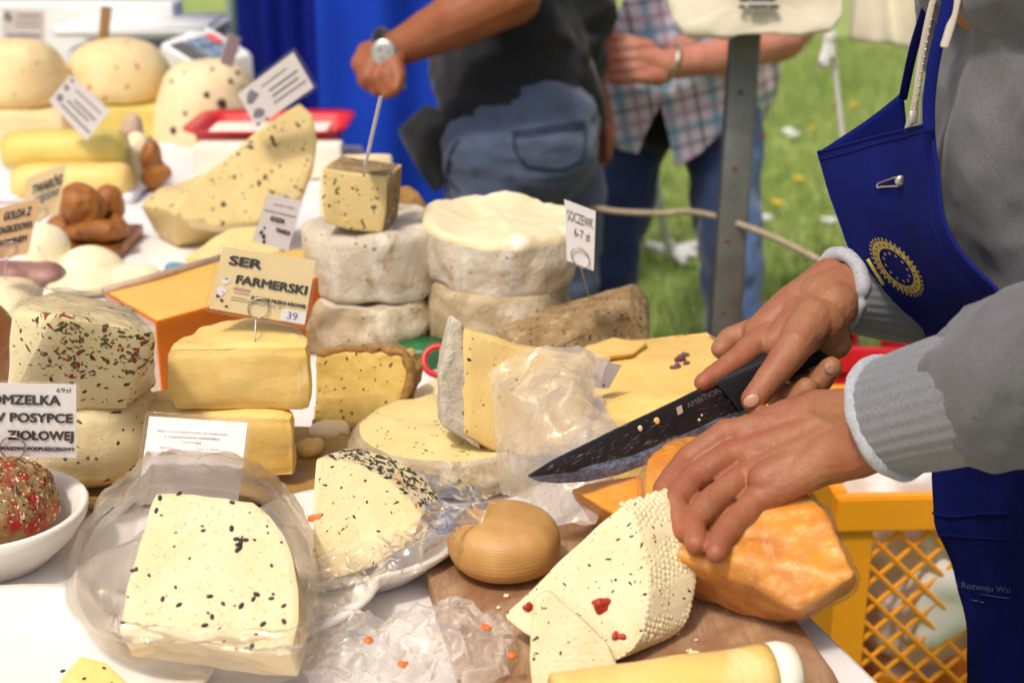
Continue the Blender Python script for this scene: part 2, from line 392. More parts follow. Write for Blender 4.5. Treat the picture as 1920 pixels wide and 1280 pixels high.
M['smoke'] = cheese('brown smoked skin', (.30, .095, .012), (.46, .18, .025), 16, extra=[((.07, .02, .005), 20, .50, .66)], rough=.4, bmp=.9, bsc=90, coat=.4)
M['smoked_orange'] = cheese('orange smoked skin under wrap', (.74, .26, .008), (.78, .35, .02), 14, extra=[((.52, .14, .004), 11, .52, .70), ((.86, .70, .48), 13, .62, .78)], rough=.4, bmp=.4, coat=.9)  # pale blotches put the wrap's whitish glare into the skin colour
M['smoked_cut'] = cheese('amber cut side', (.70, .30, .02), (.62, .23, .012), 10, rough=.35, bmp=.15, coat=.8)
M['curd'] = cheese('white soft curd', (.89, .82, .58), (.86, .74, .46), 18, rough=.6, bmp=.4, bsc=50, sss=.15)
M['wrapped_roll'] = cheese('yellow roll under wrap', (.74, .60, .14), (.68, .52, .12), 10, coat=.6, rough=.35)
M['spice'] = cheese('red and green spice crust', (.45, .33, .14), (.30, .22, .09), 40, specks=[((.45, .02, .012), 75, .42, .55), ((.10, .09, .03), 170, .35, .3), ((.75, .63, .38), 150, .3, .3)], extra=[((.38, .03, .02), 17, .48, .60)], rough=.8, bmp=1, bsc=150, sss=.1)
M['meat'] = cheese('cured meat in wrap', (.26, .10, .07), (.42, .25, .20), 22, coat=.7, rough=.4)
M['white_cheese'] = cheese('fresh white block', (.88, .85, .72), (.86, .82, .64), 20, bmp=.2)
M['seed_black'] = plain('black seed', (.018, .014, .012), .45)
M['herb'] = plain('dark dried herb', (.055, .05, .02), .8, var=.5)
M['herb_green'] = plain('green herb', (.12, .14, .05), .8, var=.5)
M['chili'] = plain('red pepper flake', (.42, .03, .012), .45, var=.4, vs=200)
M['chili_dull'] = plain('dried pepper flake', (.27, .045, .02), .7, var=.5, vs=300)
M['herb_dull'] = plain('dried mixed herb', (.12, .10, .045), .8, var=.5, vs=300)
M['chili_orange'] = plain('orange pepper flake', (.75, .17, .02), .45)
M['olive'] = plain('dark berry', (.06, .015, .012), .4)
M['cloth'] = plain('white table cloth', (.80, .77, .75), .6, var=.04, vs=8, bmp=.15, bsc=40)
M['plate'] = plain('cream plastic dish', (.84, .79, .71), .3, var=.03)
M['dish_yellow'] = plain('ochre wooden dish', (.42, .25, .07), .45, var=.2)
M['board'] = wood('cutting board wood', (.50, .33, .19), (.40, .24, .13))
M['film'] = film('clear bag film', (.96, .93, .86), opac=.03, gloss=.30, scale=18, rough=.06)
M['film_milky'] = film('milky bag film', (.95, .91, .82), opac=.13, gloss=.30, scale=20, rough=.07)
M['film_wrap'] = film('cling wrap', (.98, .96, .92), opac=.05, gloss=.12, scale=38, rough=.12)
M['sleeve'] = film('clear card sleeve', (.97, .95, .9), opac=.02, gloss=.12, scale=4, rough=.05)
M['card'] = plain('white card', (.86, .82, .84), .6, var=.02)
M['card_cream'] = plain('cream card', (.86, .70, .38), .55, var=.05, vs=10)
M['card_peach'] = plain('peach card', (.80, .50, .24), .55, var=.05, vs=10)
M['ink'] = plain('black ink', (.03, .022, .02), .6)
M['ink_grey'] = plain('grey ink', (.22, .21, .24), .6)
M['ink_blue'] = plain('blue pen ink', (.07, .08, .35), .6)
M['ink_pink'] = plain('faded red ink', (.55, .30, .26), .6)
M['wire'] = plain('wire', (.45, .43, .40), .35, metal=.9)
M['red_plastic'] = plain('red plastic', (.62, .02, .025), .35)
M['green_plastic'] = plain('green plastic', (.015, .16, .05), .35)
M['orange_plastic'] = plain('orange plastic', (.95, .37, .012), .35, var=.08, vs=6, sss=.1)
M['white_plastic'] = plain('white plastic', (.80, .81, .80), .35, var=.03)
M['grey_plastic'] = plain('grey plastic', (.50, .54, .54), .4)
M['key_blue'] = plain('blue grey keypad', (.10, .19, .32), .4)
M['display'] = plain('dark display', (.03, .04, .05), .2)
M['tarp_dark'] = plain('dark blue tarp', (.006, .014, .22), .6, spec=.15, var=.15, vs=4)
M['tarp'] = plain('blue tarp', (.010, .055, .52), .55, spec=.2, var=.12, vs=3)
M['canvas'] = fabric('cream canvas', (.72, .66, .50), .06, 500)
M['steel'] = plain('galvanised steel', (.17, .18, .165), .5, metal=.5, var=.25, vs=14, bmp=.15)
M['rust'] = plain('rust', (.16, .05, .02), .9)
M['rope'] = plain('twine', (.42, .34, .22), .9, var=.2, vs=90, bmp=.6, bsc=300)
M['rope_white'] = plain('white cord', (.78, .77, .72), .8, bmp=.4, bsc=400)
M['hoodie'] = fabric('grey melange fleece', (.15, .147, .16), .35, 1100, sheen=.25, big=.35)
M['cuff'] = fabric('grey ribbed cuff', (.20, .205, .225), .3, 800, sheen=.4)
M['lining'] = fabric('pale fleece lining', (.42, .43, .47), .2, 400, sheen=.5)
M['apron'] = fabric('royal blue apron cloth', (.008, .014, .15), .16, 1400, rough=.85, sheen=0, big=.2, spec=.08)
M['gold'] = plain('gold print', (.46, .36, .09), .6, var=.15, vs=200)
M['apron_print'] = plain('pale print', (.14, .17, .42), .7)
M['zip'] = plain('zip metal', (.62, .58, .50), .35, metal=.9)
M['zip_tape'] = plain('beige zip tape', (.50, .44, .38), .8)
M['skin_vendor'] = skin('tanned hand skin', (.35, .155, .072), (.32, .105, .052))
M['skin_dark'] = skin('sun browned skin', (.32, .105, .035), (.28, .075, .025))
M['skin_fair'] = skin('fair reddened skin', (.56, .26, .17), (.56, .17, .11))
M['nail'] = plain('finger nail', (.44, .235, .15), .35)
M['hair'] = plain('brown hair', (.05, .03, .015), .6, var=.4, vs=120)
M['tshirt'] = fabric('charcoal shirt', (.018, .020, .025), .2, 700, sheen=.15)
M['jeans_grey'] = fabric('grey blue denim', (.095, .13, .21), .3, 900, big=.3)
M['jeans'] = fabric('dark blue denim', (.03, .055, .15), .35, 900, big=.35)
M['jeans_light'] = fabric('paler blue denim', (.13, .22, .46), .3, 900, big=.35)
M['black_cloth'] = fabric('black cloth', (.004, .0045, .006), .2, 900)
M['denim_seam'] = plain('dark denim seam', (.025, .04, .075), .8)
M['knife_handle'] = plain('black handle', (.010, .010, .011), .5)
M['shoe'] = plain('dark shoe leather', (.03, .025, .02), .5)
# ------------------------------------------------------------------ ground and lawn
def grass_mat(name, blade=False):
    m, t, b = newmat(name); v = obj_coord(t)
    n = ntex(t, v, 1.6, 6, .6); n2 = ntex(t, v, 14, 6, .7)
    col = mixcol(t, ramp(t, n, [(.35, 0.), (.7, 1.)]), (.26, .37, .075), (.38, .46, .14))
    col = mixcol(t, ramp(t, n2, [(.5, 0.), (.75, .8)]), col, (.47, .47, .20))
    t.links.new(col, b.inputs['Base Color']); b.inputs['Roughness'].default_value = .7
    if blade: b.inputs['Subsurface Weight'].default_value = .1
    else: bump(t, b, n2, .8, .02)
    return m
bm = bmesh.new(); R = 200
vs = [bm.verts.new(p) for p in ((-R, -R, 0), (R, -R, 0), (R, R, 0), (-R, R, 0))]; bm.faces.new(vs)
props(place('ground', bm, grass_mat('lawn soil')), kind='structure')
def lawn(n, x0, x1, y0, y1, seed):
    r = random.Random(seed); V = []; Fc = []
    for _ in range(n):
        y = y0+(y1-y0)*r.random()**1.4; x = x0+(x1-x0)*r.random()
        h = .035+.05*r.random()*(1+nz(Vector((x, y, 0)), .9)); a = r.random()*6.28; wd = .0035+y*.0006
        lx, ly = (r.random()-.5)*.05, (r.random()-.5)*.05; k = len(V)
        V += [(x-wd*math.cos(a), y-wd*math.sin(a), 0), (x+wd*math.cos(a), y+wd*math.sin(a), 0), (x+lx*.5+wd*.6*math.cos(a), y+ly*.5, h*.6), (x+lx, y+ly, h)]
        Fc += [(k, k+1, k+2), (k, k+2, k+3)]
    m = bpy.data.meshes.new('grass'); m.from_pydata(V, [], Fc); m.materials.append(grass_mat('grass blade', True))
    o = bpy.data.objects.new('grass', m); COL.objects.link(o); return o
props(lawn(110000, -2.2, 4.2, 1.9, 12, 3), 'short mown grass of the lawn behind the stall', 'grass', kind='stuff')
# dandelions and fallen petals on the lawn
M['dandelion'] = plain('yellow petals', (.80, .50, .02), .7); M['stem'] = plain('stem green', (.12, .2, .04), .7); M['petal'] = plain('white scrap', (.82, .82, .80), .7)
def flower(p, s, i):
    e = empty('dandelion', p, 'yellow dandelion flower in the lawn behind the stall', 'flower', 'dandelions in the lawn')
    place('stem', tube([p, p+Vector((.004, 0, .04)), p+Vector((.008, .003, .075))], .0022, 6), M['stem'], e)
    bm = lathe(p+Vector((.008, .003, .075)), [(0, -.004), (s*.4, -.002), (s, .006), (s*.95, .010), (s*.5, .014), (0, .013)], 14)
    me = bpy.data.meshes.new('x'); bm.to_mesh(me); bm.free(); displace(me, [(.006, 160)], i); place('flower_head', me, M['dandelion'], e)
for i, (px, py, s) in enumerate([(1597, 222, .026), (1563, 214, .02), (1520, 268, .02), (1494, 368, .025), (1453, 415, .026), (1213, 362, .022)]):
    flower(G(px, py, 0), s, i)
for i, (px, py) in enumerate([(1490, 252), (1435, 408), (1556, 412), (1478, 245)]):
    p = G(px, py, .06); bm = ell(bmesh.new(), p, (.035, .025, .012)); me = union(bm, .006, 2, [(.012, 40)], i)
    props(place('paper_scrap', me, M['petal']), 'small white scrap lying in the grass', 'litter', 'white scraps on the lawn')
# ------------------------------------------------------------------ blue tent wall
def tarp(name, pts, y, mat, label, fold, seed, z0=.02, z1=2.5):
    x0, x1 = pts
    def fn(p, u, v):
        p.y += fold*(math.sin(u*9+seed)+.5*math.sin(u*23+seed*2))+.02*nz(p, 2, seed); return p
    bm = patch([[Vector((x0+(x1-x0)*i/4, y, z1+(z0-z1)*j/3)) for i in range(5)] for j in range(4)], 60, 20, fn)
    me = evaluated(bm, [('SOLIDIFY', dict(thickness=.004))])
    return props(place(name, me, mat), label, 'tent wall', 'blue tarpaulin walls')
ya = 4.3
tarp('tent_wall', (Y(445, 200, ya).x, Y(612, 200, ya).x), ya, M['tarp_dark'], 'dark navy blue tarpaulin panel behind the cheese stall', .012, 1)
tarp('tent_wall', (Y(600, 200, ya-.12).x, Y(1010, 200, ya-.12).x), ya-.12, M['tarp'], 'bright royal blue tarpaulin panel behind the man in charcoal shirt', .03, 2)
# slim tent pole at the tarp edge
a = Y(432, 0, 4.2)
e = empty('tent_pole', (a.x, 4.2, 0), 'slim pale green tent pole at the edge of the navy tarpaulin', 'pole')
M['pole_green'] = plain('pale green paint', (.36, .46, .36), .5)
place('shaft', tube([(a.x, 4.2, 0), (a.x, 4.2, 2.5)], .016, 12), M['pole_green'], e)
place('foot_plate', box(bmesh.new(), (a.x-.06, 4.14, .002), (a.x+.06, 4.26, .012)), M['pole_green'], e, False)
# ------------------------------------------------------------------ galvanised tent pole in front of the customers
top = W(1412, -160, 2.55); bot = W(1352, 700, 2.55)
d = (bot-top).normalized(); g = top+d*((0.0-top.z)/d.z); tt = top-d*.9
e = empty('metal_post', g, 'leaning galvanised steel tent post with rusty bolt holes', 'post')
def rectbar(p, q, w2, h2, bev=.006):
    ax = (q-p).normalized(); u = ax.cross(Vector((0, 1, 0))).normalized(); v = ax.cross(u)
    bm = bmesh.new(); R2 = []
    prof = []
    for cx, cy, a0 in ((1, 1, 0), (-1, 1, 90), (-1, -1, 180), (1, -1, 270)):
        for k in range(3):
            an = math.radians(a0+45*k); prof.append((cx*(w2-bev)+bev*math.cos(an), cy*(h2-bev)+bev*math.sin(an)))
    for c in (p, q): R2.append([bm.verts.new(c+u*a+v*b) for a, b in prof])
    n = len(prof)
    for i in range(n): bm.faces.new((R2[0][i], R2[0][(i+1) % n], R2[1][(i+1) % n], R2[1][i]))
    bm.faces.new(R2[0][::-1]); bm.faces.new(R2[1]); bmesh.ops.recalc_face_normals(bm, faces=bm.faces); return bm, u, v
bm, u, v = rectbar(g, tt, .027, .024)
place('shaft', bm, M['steel'], e)
for i, (px, py) in enumerate([(1377, 170), (1366, 310), (1352, 445), (1343, 577), (1417, 250)]):
    p = W(px+8, py, 2.55); p.y -= .026
    b2 = bmesh.new(); cone(b2, p, .0045, p+Vector((0, .006, 0)), .0045, 10); place('rusty_bolt', b2, M['rust'], e)
place('foot_plate', box(bmesh.new(), (g.x-.07, g.y-.07, .003), (g.x+.07, g.y+.07, .014)), M['steel'], e, False)
# cream canvas bag hung from the post
def canvas_bag():
    ctr = W(1420, -90, 2.42); e = empty('canvas_bag', W(1420, 70, 2.42), 'cream cotton canvas bag with dark printed lines hanging at the steel post', 'bag')
    L = [(1250, -160), (1253, -60), (1256, 0), (1262, 42), (1290, 66), (1360, 74), (1430, 72), (1500, 70), (1560, 60), (1584, 36), (1588, 0), (1590, -60), (1586, -160)]
    fr = [W(x, y, 2.38) for x, y in L]
    me = refine(slab(fr, Vector((0, .11, .02)), 0), .025, 3, [(.018, 9), (.006, 30)], 4, 3)
    place('bag_body', me, M['canvas'], e)
    for s in (1340, 1500):
        place('handle', tube(spline([W(s-25, -150, 2.42), W(s-20, -230, 2.5), W(s, -300, 2.54), W(s+20, -230, 2.5), W(s+25, -150, 2.42)], 16), .007, 8), M['canvas'], e)
    return e
BAG = canvas_bag()
# cream canvas stall wall behind, to the right
c0 = [[W(1592+i*60, -200+j*92+(0, 6, 14, 8)[i]*(j > 2), 3.4+.03*((i+j) % 2)) for i in range(4)] for j in range(4)]
me = evaluated(patch(c0, 30, 20, lambda p, u, v: p+Vector((0, .015*math.sin(u*17), 0))), [('SOLIDIFY', dict(thickness=.005))])
props(place('canvas_awning', me, M['canvas']), 'cream canvas awning flap hanging above the lawn', 'awning')
# ------------------------------------------------------------------ ropes
def rope(label, pts, r, mat, n=40, name='guy_rope'):
    return props(place(name, tube(spline(pts, n), r, 8), mat), label, 'rope')
rope('brown twine stretched from the jeans across the steel post to the right', [W(1105, 388, 3.0), W(1160, 397, 2.9), W(1240, 400, 2.8), W(1290, 397, 2.75), W(1350, 408, 2.6), W(1398, 425, 2.5), W(1450, 445, 2.4), W(1525, 482, 2.25), W(1640, 545, 2.0)], .006, M['rope'], name='twine')
rp = G(1625, 760, 0)
rope('white guy cord running down from the canvas awning behind the apron', [W(1560, 66, 3.3), W(1570, 170, 3.3), W(1580, 262, 3.3), W(1597, 460, 3.3), W(1610, 640, 3.32), G(1613, 728, .0)], .0065, M['rope_white'])
k = bmesh.new(); cone(k, W(1556, 70, 3.28), .018, W(1552, 92, 3.28), .012); cone(k, W(1550, 92, 3.28), .010, W(1543, 118, 3.27), .014); cone(k, W(1558, 84, 3.28), .010, W(1563, 104, 3.27), .007)
props(place('rope_knot', union(k, .005, 3, [(.005, 60)]), M['rope_white']), 'white knotted cord end dangling below the canvas', 'knot')
rope('white cord pegged into the lawn between the plaid man\'s legs', [W(1205, 230, 4.6), W(1225, 318, 4.75), W(1240, 400, 4.9), G(1254, 470, .07)], .017, M['rope_white'])
p = G(1263, 472, .07); k = bmesh.new()
for dx, dy, dz in ((.12, .02, .03), (-.09, .03, .02), (.03, -.07, -.02), (-.03, -.02, .06), (.08, -.04, .0)): cone(k, p, .024, p+Vector((dx, dy, dz)), .013)
props(place('rope_peg', union(k, .006, 2), M['rope_white']), 'white plastic ground peg with spread tabs in the grass', 'peg')
# ------------------------------------------------------------------ crates
def crate(label, x0, y0, z0, w2, d2, h, mat, group, lattice=True, yaw=0, hole=False):
    e = empty('plastic_crate', (x0, y0, z0), label, 'crate', group)
    R3 = Matrix.Translation((x0, y0, z0)) @ Matrix.Rotation(yaw, 4, 'Z')
    def put(name, bm):
        bmesh.ops.transform(bm, matrix=R3, verts=bm.verts); return place(name, bm, mat, e, False)
    def bevbox(lo, hi, b=.003):
        bm = box(bmesh.new(), lo, hi); bmesh.ops.bevel(bm, geom=bm.edges[:], offset=b, segments=2, affect='EDGES'); return bm
    t = .012
    for nm, lo, hi in (('front', (-.008, -.008, h-.05), (w2+.008, t, h)), ('back', (-.008, d2-t, h-.05), (w2+.008, d2+.008, h)), ('l', (-.008, t, h-.05), (t, d2-t, h)), ('r', (w2-t, t, h-.05), (w2+.008, d2-t, h))):
        put('rim', bevbox(lo, hi))
    pw = .045
    for cx in (0, w2):
        for cy in (0, d2):
            sx = 1 if cx == 0 else -1; sy = 1 if cy == 0 else -1
            bm = bmesh.new(); box(bm, (min(cx, cx+sx*pw), min(cy, cy+sy*t), 0), (max(cx, cx+sx*pw), max(cy, cy+sy*t), h-.051))
            box(bm, (min(cx, cx+sx*t), min(cy+sy*(t+.001), cy+sy*pw), 0), (max(cx, cx+sx*t), max(cy+sy*(t+.001), cy+sy*pw), h-.051)); put('corner_post', bm)
    put('floor', bevbox((t, t, .004), (w2-t, d2-t, .012)))
    for yy in (0, d2-t): put('base_rail', bevbox((pw+.001, yy+.001, 0), (w2-pw-.001, yy+t-.001, .035)))
    if lattice:
        n = max(2, round(w2/.18)); xs = [pw+(w2-2*pw)*i/n for i in range(n+1)]
        for yy in (.002, d2-t+.002):
            for i in range(1, n): put('rib', bevbox((xs[i]-.012, yy-.003, .036), (xs[i]+.012, yy+.010, h-.052)))
            for i in range(n):
                bm = bmesh.new(); a0, a1 = xs[i]+(.013 if i else 0), xs[i+1]-(.013 if i < n-1 else 0); b0, b1 = .036, h-.052; st = .042
                for sgn in (1, -1):
                    c = -(b1-b0)
                    while c < (a1-a0)+(b1-b0):
                        p, q = [], None
                        # line x = a0 + c + s, z = b0 + s (or mirrored)
                        s0 = max(0, -c); s1 = min(b1-b0, (a1-a0)-c)
                        if s1 > s0+.004:
                            X0, X1 = (a0+c+s0, a0+c+s1) if sgn > 0 else (a1-c-s0, a1-c-s1)
                            tube([(X0, yy+.003+.0012*sgn, b0+s0), (X1, yy+.003+.0012*sgn, b0+s1)], .0034, 6, bm)
                        c += st
                put('lattice_panel', bm)
        for xx in (.002, w2-t+.002): put('side_panel', bevbox((xx, pw+.001, .02), (xx+.007, d2-pw-.001, h-.052), .002))
    else:
        for yy in (.002, d2-t+.002):
            if hole:
                put('side_panel', bevbox((pw+.001, yy, .02), (w2-pw-.001, yy+.007, h-.13), .002))
                m1 = .36*w2; put('side_panel', bevbox((pw+.001, yy, h-.129), (m1, yy+.007, h-.052), .002)); put('side_panel', bevbox((m1+.05, yy, h-.129), (w2-pw-.001, yy+.007, h-.052), .002))
            else: put('side_panel', bevbox((pw+.001, yy, .02), (w2-pw-.001, yy+.007, h-.052), .002))
        for xx in (.002, w2-t+.002): put('side_panel', bevbox((xx, pw+.001, .02), (xx+.007, d2-pw-.001, h-.052), .002))
    return e
fc = W(1578, 955, 1.82); hz = fc.z+.02
crate('orange plastic crate with lattice sides, the upper one beside the apron', fc.x, fc.y, hz-.33, .6, .4, .33, M['orange_plastic'], None, yaw=.04)
crate('orange plastic crate with lattice sides, the lower one of the stack beside the apron', fc.x, fc.y, .003, .6, .4, hz-.335, M['orange_plastic'], None, yaw=.04)
c2 = W(1470, 850, 2.3)
crate('yellow orange crate standing behind the knife hand', c2.x, c2.y, .003, .42, .30, c2.z, M['orange_plastic'], None, yaw=-.05, lattice=False)
c3 = W(1532, 652, 2.66)
crate('red plastic crate with a square grip hole in the grass', c3.x, c3.y, .003, .36, .40, c3.z, M['red_plastic'], None, yaw=-.12, lattice=False, hole=True)
M['bag_white'] = cheese('white printed carrier', (.80, .80, .80), (.76, .76, .77), 10, specks=[((.05, .08, .42), 22, .3, .22)], rough=.35, sss=0, bmp=.5, bsc=20)
M['bag_plain'] = cheese('white carrier', (.82, .80, .78), (.78, .75, .70), 10, rough=.4, sss=0, bmp=.5, bsc=20)
for i, (dx, dy, z, r, mt, lab) in enumerate([(.15, .145, hz-.13, (.125, .13, .19), 'bag_plain', 'plain white carrier bag bulging out of the orange crate top'), (.43, .145, hz-.15, (.14, .13, .19), 'bag_plain', 'white carrier bag inside the orange crate, nearer the apron'), (.15, .145, hz-.47, (.13, .13, .19), 'bag_white', 'white carrier bag with blue print low in the orange crate'), (.43, .145, hz-.47, (.14, .13, .19), 'bag_white', 'blue printed bag in the lower orange crate nearer the apron')]):
    bm = ell(bmesh.new(), Vector((fc.x+dx, fc.y+dy, z)), r); me = union(bm, .012, 2, [(.04, 8), (.02, 22)], i)
    props(place('carrier_bag', me, M[mt]), lab, 'bag')
# ------------------------------------------------------------------ market table with white cloth
A = G(1640, 1280); B = G(1516, 1159); ed = (B-A).normalized()
A0 = A-ed*.30; A1 = A+ed*.33
poly = [(A0.x, A0.y), (A1.x, A1.y), (.24, 1.36), (.25, 1.60), (.03, 1.72), (-.08, 1.85), (-.29, 2.66), (-.33, 2.99), (-.60, 3.02), (-.66, 3.85), (-1.32, 3.85), (-1.32, .45), (-.6, .40)]
tb = empty('market_table', (-.5, 1.6, 0), 'long market table covered with a white cloth and loaded with cheeses', 'table')
def table_cloth():
    bm = bmesh.new()
    # densify outline
    pts = []
    for i in range(len(poly)):
        a, b = Vector(poly[i]), Vector(poly[(i+1) % len(poly)]); n = max(1, int((b-a).length/.04))
        pts += [a.lerp(b, k/n) for k in range(n)]
    c = Vector((-.6, 1.6)); n = len(pts); rings = []
    for j, (o, z) in enumerate([(0, TZ), (.004, TZ-.002), (.007, TZ-.009), (.010, TZ-.06), (.02, TZ-.18), (.03, TZ-.34)]):
        ring = []
        for i, p in enumerate(pts):
            tdir = (pts[(i+1) % n]-pts[i-1]).normalized(); nr = Vector((tdir.y, -tdir.x))
            if (p+nr*.01-c).length < (p-nr*.01-c).length and False: nr = -nr
            w2 = max(0, j-2)*.006*math.sin(i*.55+math.sin(i*.17)*2)
            q = p+nr*(o+w2)*SGN; ring.append(bm.verts.new((q.x, q.y, z)))
        rings.append(ring)
    bm.faces.new(rings[0])
    for A_, B_ in zip(rings[:-1], rings[1:]):
        for i in range(n): bm.faces.new((A_[i], A_[(i+1) % n], B_[(i+1) % n], B_[i]))
    bmesh.ops.triangulate(bm, faces=[f for f in bm.faces if len(f.verts) > 4])
    bmesh.ops.recalc_face_normals(bm, faces=bm.faces); return bm
area = sum(poly[i][0]*poly[(i+1) % len(poly)][1]-poly[(i+1) % len(poly)][0]*poly[i][1] for i in range(len(poly)))
SGN = 1 if area > 0 else -1
place('table_cloth', table_cloth(), M['cloth'], tb, False)
bm = prism([(-.6+(x+.6)*.985, 1.6+(y-1.6)*.985) for x, y in poly], TZ-.035, TZ-.004); place('table_top', bm, M['board'], tb, False)
for x, y in ((-1.22, .6), (-1.22, 3.7), (-.75, 3.7), (-.2, 1.75), (.16, 1.5), (.18, .82), (-.6, .6), (-1.22, 2.1)):
    place('leg', box(bmesh.new(), (x-.02, y-.02, 0), (x+.02, y+.02, TZ-.036)), M['steel'], tb, False)
# ------------------------------------------------------------------ makers for the goods
def thing(name, me, mats, label, cat='cheese', group=None, smooth=True):
    return props(place(name, me, mats, smooth=smooth), label, cat, group)
def wheel(label, c, r, h, side, top, layers=((.004, 18), (.0015, 60)), seed=0, e=.014, tilt=(0, 0), name='round_cheese', seg=64, tk=9, bulge=.006):
    p = wheel_profile(r, h, e, bulge)
    n = len(p); me0 = lathe(c, p, seg, lambda k: 1 if k > n-tk else 0, tilt)
    me = bpy.data.meshes.new('w'); me0.to_mesh(me); me0.free()
    displace(me, layers, seed); return thing(name, me, [side, top], label)
def sector(cx, cy, r, a0, a1, n=14, cut=0.):
    """plan of a wedge: point at the middle, arc outside; returns outline and the arc side indices"""
    a0, a1 = math.radians(a0), math.radians(a1)
    pts = [(cx+cut*math.cos((a0+a1)/2), cy+cut*math.sin((a0+a1)/2))] + [(cx+r*math.cos(a0+(a1-a0)*i/n), cy+r*math.sin(a0+(a1-a0)*i/n)) for i in range(n+1)]
    return pts, set(range(1, n+1))
def wedge(label, xy, arc, z0, h, mats, bev=.004, sub=2, layers=((.002, 25),), seed=0, name='cheese_wedge'):
    me = refine(prism(xy, z0, z0+h, arc), bev, sub, layers, seed); return thing(name, me, mats, label)
def face_slab(label, px, p0, n, th, mats, bev=.004, sub=3, layers=((.0015, 30),), seed=0, name='cheese_wedge', vec=None):
    fr = [PL(x, y, p0, n) for x, y in px]
    me = refine(slab(fr, vec if vec else -n*th), bev, sub, layers, seed); return thing(name, me, mats, label)
def dish(label, c, r, h, mat, name='plate', oval=1.0, wall=.004, rz=0):
    prof = [(0, .003), (r*.55, .003), (r*.62, .006), (r*.93, h), (r, h+.002), (r*1.01, h-.001), (r*.97, h-.006), (r*.66, 0.0), (0, 0.0)]
    bm = lathe(Vector((0, 0, 0)), prof, 64)
    bmesh.ops.transform(bm, matrix=Matrix.Translation(c) @ Matrix.Rotation(rz, 4, 'Z') @ Matrix.Diagonal((1, oval, 1, 1)), verts=bm.verts)
    return thing(name, bm, mat, label, name.replace('_', ' '))
def lump(label, pts, voxel, mats, layers=(), seed=0, name='cheese_piece', smooth=5):
    bm = bmesh.new()
    for c, r in pts: ell(bm, c, r)
    return thing(name, union(bm, voxel, smooth, layers, seed), mats, label)
# ================================================================== FRONT ROW
# board
cb = [G(815, 1075), G(1090, 1010), G(1440, 1130), G(1560, 1300), G(1620, 1420), G(900, 1420), G(800, 1110)]
bm = prism([(p.x, p.y) for p in cb], TZ+.002, TZ+.020)
thing('cutting_board', refine(bm, .003, 0, ()), M['board'], 'worn wooden cutting board under the knife and cheeses at the table edge', 'board', smooth=False)
BZ = TZ+.0205
# big seeded slab on plate in a bag
pc = G(400, 1190, TZ+.003); pc.z = TZ+.001
dish('white plate under the black seed cheese slab in the bag', Vector((pc.x+.004, pc.y+.035, TZ+.002)), .125, .03, M['plate'], oval=.8)
p0 = G(390, 1222, TZ+.055); n0 = TN(36)
ol = [(290, 921), (360, 925), (425, 931), (474, 940), (505, 962), (535, 1002), (552, 1050), (560, 1105), (562, 1160), (546, 1226), (470, 1222), (350, 1204), (222, 1186), (236, 1105), (262, 1010)]
sb = face_slab('large pale slab dotted with black seeds inside a clear bag', ol, p0, n0, .045, [M['white_paste'], M['white_paste']], .004, 4, ((.0012, 60),), 3)
sd_bm = ell(bmesh.new(), Vector((0, 0, 0)), (1, .62, .5), seg=8); sdm = bpy.data.meshes.new('seed'); sd_bm.to_mesh(sdm); sd_bm.free(); sdm.materials.append(M['seed_black'])
sdm.polygons.foreach_set('use_smooth', [True]*len(sdm.polygons))
rnd = random.Random(5)
def seed_on(parent, p, n, s, mesh=sdm, name='seed'):
    o = bpy.data.objects.new(name, mesh); COL.objects.link(o); o.parent = parent; o.location = p-parent.location
    o.rotation_euler = (n.to_track_quat('Z', 'Y') @ Matrix.Rotation(rnd.random()*6.28, 3, 'Z').to_quaternion()).to_euler(); s *= .55+.85*rnd.random(); o.scale = (s, s, s)
for zx, zy in [(1008,74),(900,100),(880,172),(910,198),(1305,124),(1405,182),(1138,258),(1143,283),(990,295),(1302,270),(1502,258),(1508,296),(980,373),(1330,330),(1362,320),(1382,335),(1355,345),(1338,360),(1350,378),(1336,390),(1432,335),(1583,348),(1066,438),(768,500),(748,507),(838,533),(1528,480),(988,602),(938,650),(720,655),(915,668),(1180,652),(1255,693),(1320,705),(1357,705),(1425,668),(1443,640),(1537,640),(1527,665),(1597,706),(1193,768),(1152,815),(1236,832),(1480,808),(1598,794),(1440,865),(1330,950),(1384,940),(1415,935),(1260,905),(690,800),(1170,745),(1007,700)]:
    seed_on(sb, PL(zx/3, 900+zy/3, p0, n0)-n0*.0001, n0, .0022)
scatter(sb, 260, .0011, plain('pale hole', (.58, .48, .24), .7), lambda c, n, m: n.dot(n0) > .9, 'curd_holes', seed=4, stretch=1.4)
# bag film round it
def ringfilm(inner, outer, nr, n, amp, mat, parent, seed, name='bag_film', lift=.0):
    I = spline(inner+[inner[0]], n); O = spline(outer+[outer[0]], n); bm = bmesh.new(); vs = []
    for j in range(nr+1):
        t = j/nr; row = []
        for i in range(n):
            p = I[i].lerp(O[i], t); p.z += lift*math.sin(math.pi*t)
            k = math.sin(math.pi*min(1, t*1.1+.05))
            p += Vector((.35-1.6*abs(nz(p, 32, seed)), .35-1.6*abs(nz(p, 32, seed+3)), .35-1.6*abs(nz(p, 32, seed+6))+.7*(.3-abs(nz(p, 80, seed+2)))))*amp*k
            row.append(bm.verts.new(p))
        vs.append(row)
    for j in range(nr):
        for i in range(n): bm.faces.new((vs[j][i], vs[j][(i+1) % n], vs[j+1][(i+1) % n], vs[j+1][i]))
    return place(name, bm, mat, parent)
inn = [PL(x, y, p0, n0)+n0*.004 for x, y in [(285, 917), (425, 926), (510, 960), (558, 1050), (566, 1160), (548, 1230), (350, 1210), (216, 1190), (255, 1010)]]
